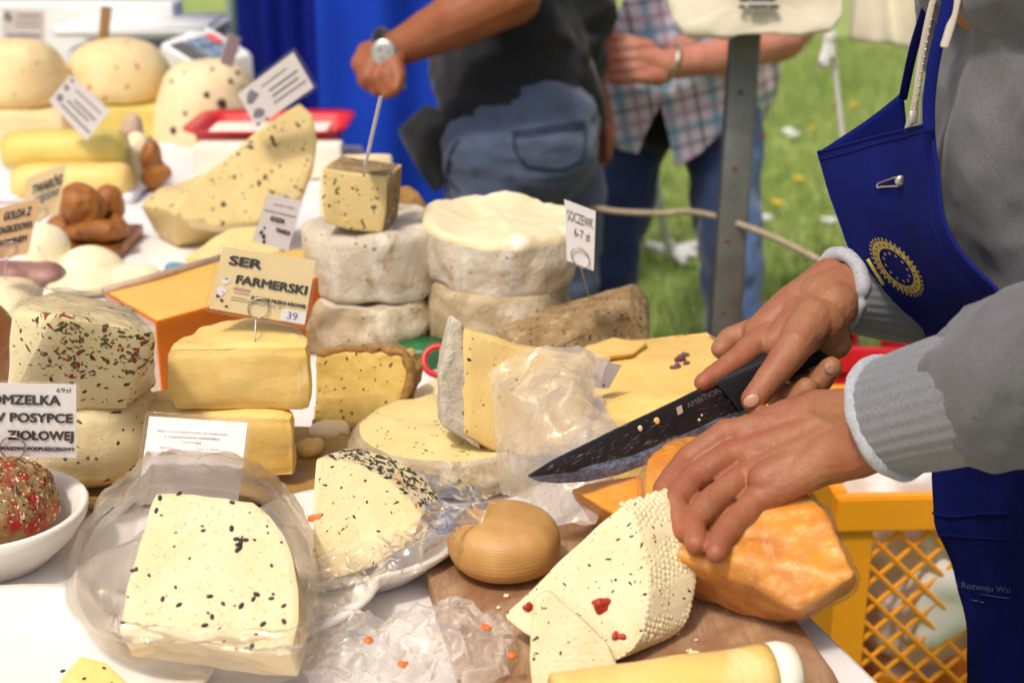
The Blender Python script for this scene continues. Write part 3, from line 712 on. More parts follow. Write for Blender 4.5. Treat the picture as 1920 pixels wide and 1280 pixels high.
out = [G(300, 905, TZ+.03), G(430, 900, TZ+.03), G(520, 945, TZ+.03), G(585, 1030, TZ+.025), G(612, 1130, TZ+.02), G(575, 1262, TZ+.015), G(350, 1278, TZ+.015), G(170, 1190, TZ+.02), G(150, 1040, TZ+.025)]
ringfilm(inn, out, 22, 180, .006, M['film_milky'], sb, 1, lift=.016)
out2 = [G(290, 890, TZ+.05), G(440, 890, TZ+.05), G(530, 940, TZ+.04), G(600, 1040, TZ+.03), G(600, 1150, TZ+.03), G(560, 1245, TZ+.03), G(340, 1260, TZ+.03), G(150, 1180, TZ+.03), G(133, 1030, TZ+.04)]
ringfilm([p+n0*.004 for p in inn], out2, 22, 180, .0065, M['film'], sb, 9, 'outer_film', .024)
# second herb wedge on an oval dish
pd = G(655, 1090); dish('white oval dish carrying the herb crusted wedge', Vector((pd.x, pd.y+.03, TZ+.002)), .098, .032, M['plate'], oval=.9)
p1 = G(640, 1085, TZ+.040); n1 = TN(52, 8)
ol = [(592, 859), (640, 862), (690, 878), (735, 905), (770, 938), (792, 965), (775, 1005), (735, 1040), (690, 1065), (640, 1082), (598, 1085), (586, 1030), (586, 940)]
hb = face_slab('cream wedge with dark herb crust along its curved rind, in film on an oval dish', ol, p1, n1, .05, [M['herb_cream'], M['white_paste']], .003, 4, ((.001, 50),), 5, vec=Vector((.016, .045, -.010)))
scatter(hb, 330, .0021, M['herb'], lambda c, n, m: m == 1 and n.z > .25, 'herb_crust', seed=2, flat=.5)
scatter(hb, 34, .0013, M['herb'], lambda c, n, m: m == 0 and n.dot(n1) > .8, 'herb_specks', seed=3)
scatter(hb, 6, .004, M['chili_orange'], lambda c, n, m: n.dot(n1) > .5, 'pepper_flakes', seed=8, flat=.2)
c0 = [[W(590, 1010, 1.13), W(640, 1030, 1.115), W(720, 1000, 1.12), W(790, 960, 1.15), W(930, 930, 1.17)],
      [W(582, 1070, 1.11), W(650, 1075, 1.10), W(740, 1040, 1.10), W(830, 1000, 1.11), W(905, 965, 1.14)],
      [W(580, 1110, 1.10), W(650, 1120, 1.09), W(740, 1090, 1.09), W(800, 1050, 1.10), W(850, 1000, 1.12)]]
def crumple(amp, sc, seed):
    def fn(p, u, v):
        rd = lambda q, s_, k: .35-abs(nz(q, s_, k))*1.6
        return p+Vector((rd(p, sc, seed), rd(p, sc, seed+4), rd(p, sc, seed+8)))*amp+Vector((rd(p, sc*2.3, seed+1), rd(p, sc*2.3, seed+5), rd(p, sc*2.3, seed+9)))*amp*.45
    return fn
place('bag_film', patch(c0, 110, 70, crumple(.008, 38, 3)), M['film_milky'], hb)
c0 = [[W(735, 880, 1.19), W(800, 885, 1.2), W(870, 905, 1.2), W(930, 930, 1.19)], [W(770, 930, 1.16), W(830, 940, 1.16), W(890, 955, 1.17), W(925, 960, 1.18)], [W(785, 985, 1.13), W(840, 990, 1.13), W(870, 985, 1.15), W(905, 975, 1.16)]]
place('film_end', patch(c0, 50, 30, crumple(.008, 36, 12)), M['film'], hb)
# crumpled film heap between the plates and the board
c0 = [[G(600, 1125, TZ+.03), G(660, 1150, TZ+.03), G(740, 1165, TZ+.035), G(800, 1130, TZ+.05), G(860, 1130, TZ+.05), G(930, 1165, TZ+.04)],
      [G(595, 1190, TZ+.025), G(680, 1200, TZ+.035), G(760, 1180, TZ+.045), G(830, 1180, TZ+.055), G(900, 1190, TZ+.045), G(970, 1190, TZ+.04)],
      [G(590, 1240, TZ+.02), G(680, 1240, TZ+.025), G(760, 1230, TZ+.03), G(840, 1225, TZ+.045), G(900, 1230, TZ+.04), G(985, 1225, TZ+.035)],
      [G(590, 1300, TZ+.01), G(680, 1300, TZ+.01), G(760, 1290, TZ+.012), G(830, 1270, TZ+.026), G(890, 1275, TZ+.028), G(960, 1260, TZ+.028)]]
thing('plastic_bag', patch(c0, 170, 110, crumple(.012, 36, 21)), film('heap film', (.96, .91, .83), .42, .20, 34), 'crumpled translucent plastic bag lying between the plates and the board', 'bag')
# tan smoked round cheese
def basket_ring_mat():
    m, t, b = newmat('tan woven smoked rind'); v = obj_coord(t); sx = N(t, 'ShaderNodeSeparateXYZ'); t.links.new(v, sx.inputs[0])
    n = ntex(t, v, 20, 6, .6, .4); col = mixcol(t, ramp(t, n, [(.35, 0.), (.68, 1.)]), (.56, .32, .10), (.42, .21, .055))
    h2 = N(t, 'ShaderNodeVectorMath', operation='LENGTH'); cb_ = N(t, 'ShaderNodeCombineXYZ'); t.links.new(sx.outputs[0], cb_.inputs[0]); t.links.new(sx.outputs[1], cb_.inputs[1])
    t.links.new(cb_.outputs[0], h2.inputs[0])
    rz_ = N(t, 'ShaderNodeMath', operation='SUBTRACT'); t.links.new(h2.outputs['Value'], rz_.inputs[0]); t.links.new(sx.outputs[2], rz_.inputs[1])
    w1_ = N(t, 'ShaderNodeMath', operation='MULTIPLY'); t.links.new(rz_.outputs[0], w1_.inputs[0]); w1_.inputs[1].default_value = 1900
    s1_ = N(t, 'ShaderNodeMath', operation='SINE'); t.links.new(w1_.outputs[0], s1_.inputs[0])
    at_ = N(t, 'ShaderNodeMath', operation='ARCTAN2'); t.links.new(sx.outputs[1], at_.inputs[0]); t.links.new(sx.outputs[0], at_.inputs[1])
    w2_ = N(t, 'ShaderNodeMath', operation='MULTIPLY'); t.links.new(at_.outputs[0], w2_.inputs[0]); w2_.inputs[1].default_value = 90
    s2_ = N(t, 'ShaderNodeMath', operation='SINE'); t.links.new(w2_.outputs[0], s2_.inputs[0])
    ad = N(t, 'ShaderNodeMath', operation='MULTIPLY_ADD'); t.links.new(s2_.outputs[0], ad.inputs[0]); ad.inputs[1].default_value = .35; t.links.new(s1_.outputs[0], ad.inputs[2])
    t.links.new(col, b.inputs['Base Color']); b.inputs['Roughness'].default_value = .5; nm = ntex(t, v, 60, 5, .6); a9 = N(t, 'ShaderNodeMath', operation='MULTIPLY_ADD'); t.links.new(nm, a9.inputs[0]); a9.inputs[1].default_value = 6.0; t.links.new(ad.outputs[0], a9.inputs[2])
    bump(t, b, a9.outputs[0], .10, .0008); return m
c = G(945, 1084, BZ+.001)
rp = []
R1, H1 = .0475, .050
for k in range(25):
    t = k/24; a = -math.pi/2+math.pi*t; rp.append((max(0, R1*abs(math.cos(a))**.62), H1/2+H1/2*math.copysign(abs(math.sin(a))**.8, math.sin(a))))
rp[0] = (0, rp[0][1]); rp[-1] = (0, rp[-1][1])
bm = lathe(Vector((c.x, c.y+.02, BZ+.0005)), rp, 90)
me = bpy.data.meshes.new('r'); bm.to_mesh(me); bm.free(); displace(me, [(.0025, 22)], 3)
for v in me.vertices:                       # basket rings
    dx, dy = v.co.x-c.x, v.co.y-c.y-.02; r = math.hypot(dx, dy); ph = math.atan2(dy, dx)
    v.co.z += .0006*math.sin(r*900)*math.cos(ph*40); 
bk = thing('smoked_cheese', me, basket_ring_mat(), 'small round tan smoked cheese with woven ring marks on the board')
# white wedge with basket rind
p2 = G(1090, 1235, BZ+.006); n2 = TN(50, -14)
ol = [(1163, 944), (1185, 962), (1203, 1010), (1215, 1062), (1216, 1110), (1209, 1160), (1195, 1205), (1160, 1236), (1115, 1246), (1040, 1215), (985, 1190), (940, 1156), (1010, 1085), (1110, 992)]
ww = face_slab('white cheese wedge with herbs, red pepper bits and basket weave rind on the board', ol, p2, n2, .05, [M['white_paste'], M['basket_white']], .004, 4, ((.0014, 45),), 6, vec=Vector((.042, .040, -.006)))
scatter(ww, 150, .0011, M['herb'], lambda c, n, m: n.dot(n2) > .5, 'herb_specks', seed=6)
scatter(ww, 12, .0016, M['seed_black'], lambda c, n, m: m == 1 and n.x > .2, 'rind_specks', seed=7)
for px, py, s in ((1128, 1132, .0075), (993, 1137, .005), (1158, 1192, .005), (1053, 1155, .003)):
    bm = ell(bmesh.new(), PL(px, py, p2, n2), (s, s*.8, s*.6)); place('pepper_piece', union(bm, .0012, 1, [(.004, 220)], int(px)), M['chili'] if s > .0045 else M['chili_orange'], ww)
# basket weave relief on the rind, pressed and uneven
rim = [PL(x, y, p2, n2) for x, y in ol[0:9]]; NR = 34; rs = spline(rim, NR); vv = Vector((.042, .040, -.006)); rw = random.Random(3)
bm = bmesh.new()
for i in range(NR):
    t = (rs[min(i+1, NR)]-rs[max(i-1, 0)]).normalized(); nn = t.cross(vv).normalized()
    if nn.x < 0: nn = -nn
    for j in range(11):
        if rw.random() < .06: continue
        p = rs[i].lerp(rs[min(i+1, NR)], (.5 if j % 2 else 0)+rw.uniform(-.12, .12))+vv*((j+.6+rw.uniform(-.12, .12))/11.4)-nn*(.0007+.0004*rw.random())
        k = rw.uniform(.75, 1.15); rot = Matrix((t, nn.cross(t), nn)).transposed(); ell(bm, p, (.0026*k, .0032*k, .0011), rot, 8)
o = place('weave_relief', bm, M['basket_white'], ww); o['kind'] = 'stuff'
# small wedge in front of it
p3 = G(1080, 1290, BZ+.002); n3 = TN(60, -5)
fw = face_slab('narrow white wedge leaning against the basket rind wedge', [(1000, 1118), (1028, 1105), (1090, 1160), (1140, 1205), (1162, 1262), (1150, 1320), (1000, 1325), (992, 1230)], p3, n3, .018, [M['white_paste']]*2, .003, 4, ((.0012, 50),), 8)
scatter(fw, 40, .0012, M['herb'], lambda c, n, m: n.dot(n3) > .8, 'herb_specks', seed=9)
# yellow roll with white end at the front
a, b = G(1040, 1320, BZ+.022), G(1440, 1262, BZ+.022); ax = (b-a).normalized()
e = empty('cheese_roll', Vector((a.x, a.y, BZ)), 'yellow rolled cheese with a white end lying along the front of the board', 'cheese')
bm = bmesh.new(); tube([a.lerp(b, k/10) for k in range(11)], .021, 32, bm); place('roll', refine(bm, 0, 1, [(.001, 30)]), M['yellow'], e)
tube_pts = [b+ax*.0005, b+ax*.010, b+ax*.018, b+ax*.021]; bm = tube(tube_pts, [.0212, .0214, .019, .013], 32); place('white_end', bm, M['white_cheese'], e)
# orange smoked cheese under cling wrap (being cut)
def WZ(px, py, z): return G(px, py, z)
zt = BZ+.088
tp = [WZ(1215, 855, zt), WZ(1292, 800, zt), WZ(1400, 830, zt+.003), WZ(1500, 905, zt), WZ(1540, 945, zt-.003), WZ(1606, 1078, zt-.028)]
md = [WZ(1205, 905, zt-.012), WZ(1215, 985, zt-.02), WZ(1262, 1040, zt-.03), WZ(1612, 1088, zt-.04), WZ(1500, 1140, zt-.055)]
bt = [WZ(1300, 1118, BZ+.002), WZ(1400, 1155, BZ+.001), WZ(1500, 1167, BZ+.004), WZ(1588, 1120, BZ+.010), WZ(1250, 1060, BZ+.006), G(1215, 1010, BZ+.002), G(1330, 960, BZ+.002), G(1500, 1030, BZ+.004)]
oc = empty('smoked_cheese', Vector((tp[0].x+.06, tp[0].y-.03, BZ)), 'large orange smoked cheese in cling wrap held under the knife', 'cheese')
bm = hull(tp+md+bt)
me = union(bm, .0028, 7, [(.004, 28), (.0015, 90)], 2)
ca = Vector((-.75, -.45, .15)).normalized()
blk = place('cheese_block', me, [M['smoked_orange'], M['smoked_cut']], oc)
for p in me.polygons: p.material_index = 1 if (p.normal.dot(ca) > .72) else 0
me2 = me.copy(); me2.update()
ns = [v.normal.copy() for v in me2.vertices]
for v, nn in zip(me2.vertices, ns): c = v.co.copy(); v.co += nn*(.0022+.0028*nz(c, 75, 5)+.0016*abs(nz(c, 160, 7)))
me2.materials.clear(); me2.materials.append(M['film_wrap'])
for p in me2.polygons: p.material_index = 0
o = bpy.data.objects.new('cling_wrap', me2); COL.objects.link(o); o.parent = oc
lf = [WZ(1068, 918, BZ+.052), WZ(1100, 905, BZ+.055), WZ(1195, 890, BZ+.060), WZ(1212, 900, BZ+.058), WZ(1218, 975, BZ+.05), WZ(1150, 965, BZ+.045), WZ(1085, 940, BZ+.03), G(1110, 985, BZ+.004), G(1220, 1040, BZ+.004), G(1215, 940, BZ+.004), G(1120, 930, BZ+.004)]
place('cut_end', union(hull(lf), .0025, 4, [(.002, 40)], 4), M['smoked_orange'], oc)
# crumbs on the board
r3 = random.Random(11)
for i, (px, py, s) in enumerate([(1300, 1229, .0040), (1292, 1222, .002), (1180, 1150, .0015), (950, 1118, .0018), (1305, 1200, .0012), (935, 1140, .0016), (1270, 1190, .0016)]):
    p = G(px, py, BZ); bm = ell(bmesh.new(), p+Vector((0, 0, s*.5)), (s*1.3, s, s*.7), seg=8); me = bpy.data.meshes.new('c'); bm.to_mesh(me); bm.free(); displace(me, [(s*.6, 300)], i)
    thing('crumb', me, M['white_paste'], 'tiny pale cheese crumb lying on the cutting board', 'crumb', 'crumbs on the board')
for i, (px, py, z) in enumerate([(912, 1175, .052), (960, 1228, .045), (757, 1243, .045), (690, 1200, .05)]):
    p = G(px, py, TZ+z); bm = ell(bmesh.new(), p, (.0042, .0034, .002), seg=8); me = bpy.data.meshes.new('c'); bm.to_mesh(me); bm.free(); displace(me, [(.002, 250)], i)
    thing('pepper_bit', me, M['chili_orange'], 'orange red pepper bit on the crumpled plastic bag', 'pepper bit', 'pepper bits on the plastic bag')
# lower left: white platter with pale pieces, bowl with spice ball
pp = G(60, 1290); dish('wide white platter at the front corner of the table', Vector((pp.x-.03, pp.y+.0, TZ+.0015)), .165, .016, M['plate'], oval=.75)
p4 = G(170, 1290, TZ+.012); n4 = TN(25, 5)
yw = face_slab('yellow seeded cheese piece at the rim of the white platter', [(100, 1290), (150, 1228), (200, 1240), (235, 1275), (280, 1320), (120, 1350)], p4, n4, .012, [M['yellow'], M['white_paste']], .002, 3, ((.001, 50),), 9)
for px, py in ((195, 1252), (118, 1258), (158, 1272), (210, 1280)): seed_on(yw, PL(px, py, p4, n4)+n4*.0006, n4, .0017)
bc = G(20, 1070); bz = TZ+.002
def bowl(label, c, r, h, mat):
    prof = [(0, .004), (r*.5, .004), (r*.8, h*.45), (r*.95, h), (r*1.02, h+.003), (r*1.05, h), (r*1.03, h-.008), (r*.88, h*.45), (r*.6, .0), (0, 0)]
    return thing('bowl', lathe(c, prof, 72), mat, label, 'bowl')
bcc = Vector((bc.x-.020, bc.y+.02, bz)); bowl('white plastic bowl holding the red spiced cheese ball', bcc, .080, .048, M['plate'])
bm = ell(bmesh.new(), bcc+Vector((-.004, .004, .050)), (.061, .061, .040)); sp = thing('spiced_cheese', union(bm, .003, 3, [(.005, 35), (.0022, 130)], 3), M['spice'], 'round cheese crusted with red pepper and herbs in the white bowl')
scatter(sp, 520, .0019, M['chili_dull'], lambda c, n, m: n.z > 0, 'pepper_crust', seed=12, flat=.5)
scatter(sp, 500, .0014, M['herb'], lambda c, n, m: n.z > 0, 'herb_crust', seed=13, flat=.5)
scatter(sp, 500, .0012, M['herb_cream'], lambda c, n, m: n.z > 0, 'seed_crust', seed=14, flat=.5)
# ================================================================== SECOND ROW
# left stack: two herb cheeses on an ochre dish
c = G(150, 930, TZ+.012); cl = Vector((c.x, c.y+.062, 0))
dish('ochre wooden dish under the herb cheese stack', Vector((cl.x+.01, cl.y, TZ+.001)), .085, .014, M['dish_yellow'], name='dish')
w1 = wheel('lower herb speckled cheese of the stack beside the spice bowl', Vector((cl.x, cl.y, TZ+.0145)), .060, .080, M['herb_film'], M['herb_film'], seed=2, e=.018)
scatter(w1, 110, .0024, M['herb'], lambda c, n, m: m == 0, 'herb_specks', seed=21)
scatter(w1, 14, .0024, M['chili'], lambda c, n, m: m == 0, 'pepper_specks', seed=22)
z2 = TZ+.0945
up = [G(8, 772, z2), G(235, 768, z2), Vector((cl.x+.060, cl.y+.02, z2)), Vector((cl.x+.03, cl.y+.06, z2)), Vector((cl.x-.06, cl.y+.06, z2))]
tz = z2+.083
top = [W(22, 580, 1.245), W(100, 592, 1.215), W(292, 625, 1.245), W(250, 575, 1.30), W(90, 545, 1.33), W(180, 560, 1.34)]
bm = hull(up+top)
h1 = thing('cheese_wedge', refine(bm, .006, 3, [(.002, 30)], 6), M['herb_film'], 'upper herb crusted half cheese in wrinkled cling film, topmost of its stack')
scatter(h1, 170, .0022, M['herb'], lambda c, n, m: n.y < -.2 or n.x > .3, 'herb_specks', seed=23)
scatter(h1, 70, .0026, M['chili_dull'], lambda c, n, m: n.y < -.1 and c.z > .045 and c.x > -.01, 'pepper_crust', seed=24)
scatter(h1, 170, .0023, M['herb_dull'], lambda c, n, m: n.y < -.1 and c.z > .04 and c.x > -.02, 'herb_crust', seed=25)
c0 = [[W(8, 590, 1.235), W(60, 572, 1.225), W(110, 585, 1.205)], [W(60, 545, 1.30), W(130, 560, 1.26), W(200, 590, 1.225)], [W(130, 540, 1.335), W(220, 560, 1.30), W(300, 612, 1.235)]]
place('film_top', patch(c0, 40, 40, crumple(.004, 40, 5)), M['film'], h1)
# middle stack: two yellow half cheeses
zc = TZ+.014
f = G(490, 905, zc)
dish('brown shallow dish under the yellow half cheeses', Vector((f.x+.012, f.y+.05, TZ+.001)), .088, .013, M['dish_yellow'], name='dish')
def half(label, L, Rr, z0, h, mats, seed, depth=.085):
    """half wheel seen from its cut-side corner: left front, right front, rounded back"""
    a, b = L, Rr; mid = (a+b)/2; n = 12; ax = (b-a); perp = Vector((-ax.y, ax.x, 0)).normalized()
    pts = [(a.x, a.y)] + [(mid.x+ax.x/2*math.cos(math.pi*(1-k/n))*1.0+perp.x*depth*math.sin(math.pi*k/n), mid.y+ax.y/2*math.cos(math.pi*(1-k/n))+perp.y*depth*math.sin(math.pi*k/n)) for k in range(1, n)] + [(b.x, b.y)]
    pts = pts[::-1]
    return wedge(label, pts, set(range(0, n)), z0, h, mats, .011, 3, ((.006, 20), (.0022, 60)), seed, 'cheese_half')
l2 = half('lower yellow half cheese standing behind the white ingredients card', G(232, 890, zc), G(556, 900, zc), zc, .066, [M['yellow'], M['yellow'], M['yellow']], 3)
l3 = half('upper yellow half cheese in cling film under the SER FARMERSKI card', G(318, 776, zc+.0665), G(586, 772, zc+.0665), zc+.0665, .068, [M['yellow'], M['yellow'], M['yellow']], 5)
# orange half wheel behind
zt = TZ+.098
t0, t1, t2, t3 = G(196, 548, zt), G(292, 603, zt), G(600, 518, zt), G(590, 462, zt)
tm = G(420, 485, zt)
xy = [(p.x, p.y) for p in (t1, t2, t3, tm, t0)]
me = refine(prism(xy, TZ+.002, zt, {3, 4}), .003, 3, [(.0012, 18)], 4)
og = thing('cheese_wedge', me, [M['orange'], M['purple_rind'], M['orange_top']], 'big deep orange cheese wedge with pale yellow top behind the SER FARMERSKI card')
# card piece of orange wrap rim on its top edge
place('wrapped_rind', tube([t0+Vector((0, 0, .001)), t0.lerp(tm, .5)+Vector((0, -.004, .002)), tm+Vector((0, 0, .001))], .006, 8), M['purple_rind'], og)
# brown rind wedge with herbs
p5 = G(650, 812, TZ+.004); n5 = TN(72, -10)
ol = [(592, 662), (640, 656), (720, 655), (752, 664), (769, 690), (764, 725), (745, 765), (715, 790), (660, 800), (586, 790), (590, 730)]
bw = face_slab('wedge of mottled yellow cheese with rough rusty brown rind', ol, p5, n5, .05, [M['mold_paste'], M['rind_dark']], .005, 4, ((.002, 45), (.0012, 120)), 6, vec=Vector((.012, .05, -.012)))
scatter(bw, 40, .0016, M['herb'], lambda c, n, m: m == 0 and n.y < -.5, 'herb_specks', seed=31)
rp_ = [PL(x, y, p5, n5)-n5*.003 for x, y in ol]
place('rind_rim', union(tube(spline(rp_[0:10], 60), .0052, 10), .0022, 2, [(.003, 70), (.002, 160)], 4), M['rind_dark'], bw)
# ================================================================== CENTRE STACKS
def stack_wheel(label, pxl, pxr, pyf, zt, h, side, top, seed, yoff=0, **k):
    """front rim at row pyf spans pxl..pxr; zt = top height"""
    cpx = (pxl+pxr)/2; f = G(cpx, pyf, zt); dep = (f-CAM).dot(FW)
    r = (pxr-pxl)/2*dep/F; r = r*(1+r/dep*.9)
    return wheel(label, Vector((f.x, f.y+r+yoff, zt-h)), r, h, side, top, seed=seed, **k), r
zt1, zt2 = TZ+.165, TZ+.090
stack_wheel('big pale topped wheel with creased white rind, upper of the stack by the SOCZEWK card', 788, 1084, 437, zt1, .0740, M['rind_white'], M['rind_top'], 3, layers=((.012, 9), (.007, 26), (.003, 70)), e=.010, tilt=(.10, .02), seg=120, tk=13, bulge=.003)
stack_wheel('lower mottled wheel under the big pale topped wheel', 802, 1062, 556, zt2, .089, M['old_rind'], M['old_rind'], 5, layers=((.008, 12), (.004, 50)))
zt3, zt4 = TZ+.152, TZ+.066
stack_wheel('smooth grey white wheel, upper of the stack beneath the small square wedge', 552, 824, 445, zt3, .0855, M['rind_white'], M['rind_white'], 7, layers=((.008, 12), (.005, 36)), e=.012, yoff=-.01, seg=110, bulge=.002)
stack_wheel('grey white wheel at the bottom of the stack beneath the small square wedge', 560, 802, 585, zt4, .065, M['old_rind'], M['rind_white'], 8, layers=((.008, 12), (.005, 36)), e=.016, seg=110)
# small square wedge on top
p6 = G(660, 437, zt3+.003); n6 = TN(84, 8)
sq = face_slab('small square wedge with green herb flecks standing on the grey white wheel', [(604, 316), (660, 325), (726, 333), (722, 400), (716, 438), (655, 432), (606, 418)], p6, n6, .06, [M['blue_paste'], M['rind_brown']], .003, 3, ((.001, 50),), 9, vec=Vector((.014, .062, .004)))
scatter(sq, 34, .0022, M['herb_green'], lambda c, n, m: n.y < -.6, 'herb_specks', seed=41)
# brown and pale pieces behind it
lump('brown rind chunk behind the small square wedge', [(Y(757, 398, 1.92), (.030, .035, .036)), (Y(770, 412, 1.92), (.028, .03, .03)), (Y(750, 430, 1.92), (.03, .03, .03))], .005, M['rind_dark'], [(.008, 40)], 3)
pb = Y(690, 330, 2.12)
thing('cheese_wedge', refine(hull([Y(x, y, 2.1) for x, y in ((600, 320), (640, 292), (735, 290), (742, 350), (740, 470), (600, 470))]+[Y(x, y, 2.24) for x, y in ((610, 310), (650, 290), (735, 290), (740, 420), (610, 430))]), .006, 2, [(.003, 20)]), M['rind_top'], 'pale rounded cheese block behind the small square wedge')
# brown mottled wedge to the right
zb = TZ+.085
bx = [W(925, 652, 1.62), W(1180, 580, 1.64), W(1208, 596, 1.66), W(1216, 640, 1.66), W(1205, 705, 1.66), W(930, 705, 1.60)]
me = refine(hull(bx+[p+Vector((.01, .075, .012)) for p in bx]), .006, 3, [(.004, 20), (.002, 70)], 4)
thing('cheese_wedge', me, M['rind_brown'], 'brown mottled rind wedge with its upper edge rising towards the lawn')
# marbled cheese under the knife hand
mx = [W(1095, 700, 1.50), W(1110, 690, 1.5), W(1200, 680, 1.5), W(1345, 665, 1.49), W(1372, 680, 1.47), W(1390, 760, 1.44), W(1300, 800, 1.40), W(1110, 790, 1.42)]
me = refine(hull(mx+[p+Vector((.0, .075, .0)) for p in mx]), .006, 3, [(.004, 18), (.0015, 60)], 7)
mb = thing('cheese_wedge', me, M['marble'], 'marbled yellow cheese with a purple mark behind the knife')
scatter(mb, 60, .0022, M['herb'], lambda c, n, m: n.y < -.4, 'dark_specks', seed=55, stretch=3)
bm = bmesh.new()
for px, py, s in ((1276, 676, .007), (1284, 668, .005), (1270, 688, .004), (1261, 690, .003), (1288, 682, .004)):
    bpy.context.view_layer.update(); d = ray(px, py).normalized(); hit, loc, nn_, _ = mb.ray_cast(CAM-mb.location, d); p = loc+mb.location if hit else W(px, py, 1.48); ell(bm, p, (s, .003, s*1.2), seg=10)
place('purple_mark', union(bm, .0015, 2, [(.002, 200)]), plain('purple berry stain', (.13, .05, .07), .7, var=.4, vs=200), mb)
fl = [W(1090, 655, 1.52), W(1150, 632, 1.54), W(1215, 640, 1.53), W(1190, 662, 1.5), W(1100, 672, 1.5)]
thing('cheese_rind', refine(hull(fl+[p+Vector((0, .03, -.03)) for p in fl]), .004, 2, [(.003, 40)]), M['marble'], 'thin folded yellow rind piece on the marbled cheese', 'cheese')
# pale yellow block under wrap just above the knife
yb = [W(1100, 745, 1.40), W(1150, 728, 1.42), W(1300, 735, 1.4), W(1330, 790, 1.36), W(1180, 850, 1.33), W(1105, 800, 1.36)]
thing('cheese_block', refine(hull([p for p in yb]+[p+Vector((.01, .04, -.03)) for p in yb]+[p+Vector((0, 0, -.05)) for p in yb[2:]]), .006, 3, [(.003, 30), (.0015, 90)]), M['yellow'], 'yellow cheese block in shiny wrap just above the knife blade')
# tall pale wedge in wrap
p7 = G(900, 846, TZ+.048); n7 = TN(78, 16)
ol = [(872, 612), (905, 622), (960, 640), (1020, 655), (1110, 668), (1120, 720), (1110, 800), (1060, 850), (990, 858), (930, 845), (870, 815)]
tw = face_slab('tall wedge of pale yellow cheese with whitish rind, half covered by a milky bag', ol, p7, n7, .05, [M['wedge_paste'], M['rind_white']], .006, 4, ((.002, 30),), 3, vec=Vector((-.020, .045, -.012)))
scatter(tw, 34, .0016, M['herb'], lambda c, n, m: n.dot(n7) > .8, 'eye_specks', seed=51, stretch=1.5)
rr = [PL(x, y, p7, n7)-n7*.004 for x, y in ((850, 592), (874, 610), (880, 720), (872, 816), (905, 846), (832, 800), (826, 700), (838, 640))]
place('rind_edge', refine(hull([p for p in rr]+[p+Vector((-.006, .042, -.012)) for p in rr]), .005, 3, [(.003, 45), (.0015, 120)], 5), M['rind_white'], tw)
c0 = [[W(920, 690, 1.31), W(980, 650, 1.30), W(1060, 650, 1.30), W(1140, 672, 1.30)], [W(925, 770, 1.295), W(990, 740, 1.28), W(1060, 720, 1.27), W(1125, 735, 1.28)],
      [W(930, 850, 1.285), W(1000, 830, 1.26), W(1080, 800, 1.25), W(1150, 790, 1.26)], [W(942, 925, 1.28), W(985, 890, 1.25), W(1060, 865, 1.23), W(1170, 830, 1.24)], [W(955, 905, 1.27), W(1010, 960, 1.22), W(1060, 980, 1.20), W(1120, 985, 1.18)]]
thing('plastic_bag', patch(c0, 80, 100, crumple(.007, 15, 33)), film('hanging bag film', (.84, .78, .69), .55, .16, 20), 'milky plastic bag hanging over the tall wedge behind the knife tip', 'bag')
# low wide cheese under it
lw = G(825, 925, TZ+.002); 
wl, r_ = stack_wheel('low wide pale green cheese with mottled grey rind in front of the tall wedge', 652, 1005, 868, TZ+.045, .043, M['old_rind'], M['dull_yellow'], 9, layers=((.005, 14), (.003, 50)), e=.010, seg=110)
scatter(wl, 90, .0016, M['herb_green'], lambda c, n, m: m == 1, 'herb_specks', seed=61)
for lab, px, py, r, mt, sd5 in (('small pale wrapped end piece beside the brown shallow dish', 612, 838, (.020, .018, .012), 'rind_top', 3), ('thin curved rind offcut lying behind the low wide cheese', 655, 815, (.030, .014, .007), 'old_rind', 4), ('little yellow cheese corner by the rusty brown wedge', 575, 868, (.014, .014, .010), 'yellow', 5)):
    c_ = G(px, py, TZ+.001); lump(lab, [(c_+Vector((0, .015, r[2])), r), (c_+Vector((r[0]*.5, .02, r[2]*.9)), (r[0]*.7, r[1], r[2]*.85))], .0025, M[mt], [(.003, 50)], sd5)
# pale slab, ring lid and green tub further back
sl2 = [W(640, 800, 1.50), W(700, 775, 1.53), W(765, 735, 1.56), W(825, 705, 1.58), W(850, 720, 1.55), W(840, 790, 1.48), W(720, 830, 1.45)]
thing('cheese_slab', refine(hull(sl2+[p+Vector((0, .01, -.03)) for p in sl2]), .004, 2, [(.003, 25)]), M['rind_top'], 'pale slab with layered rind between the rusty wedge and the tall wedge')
gt = Y(795, 705, 1.60); gt.z = TZ+.002
e = empty('plastic_tub', gt, 'green plastic tub with a red ring lid wedged between the wheels', 'tub')
place('tub', lathe(gt, [(0, 0), (.026, 0), (.028, .018), (.030, .019), (.030, .024), (0, .024)], 32), M['green_plastic'], e)
lc = W(822, 676, 1.60); place('lid_ring', tube([lc+Vector((.017*math.cos(a*.3491), .010*math.sin(a*.3491), .014*math.sin(a*.3491))) for a in range(18)], .004, 8, closed=True), M['red_plastic'], e)
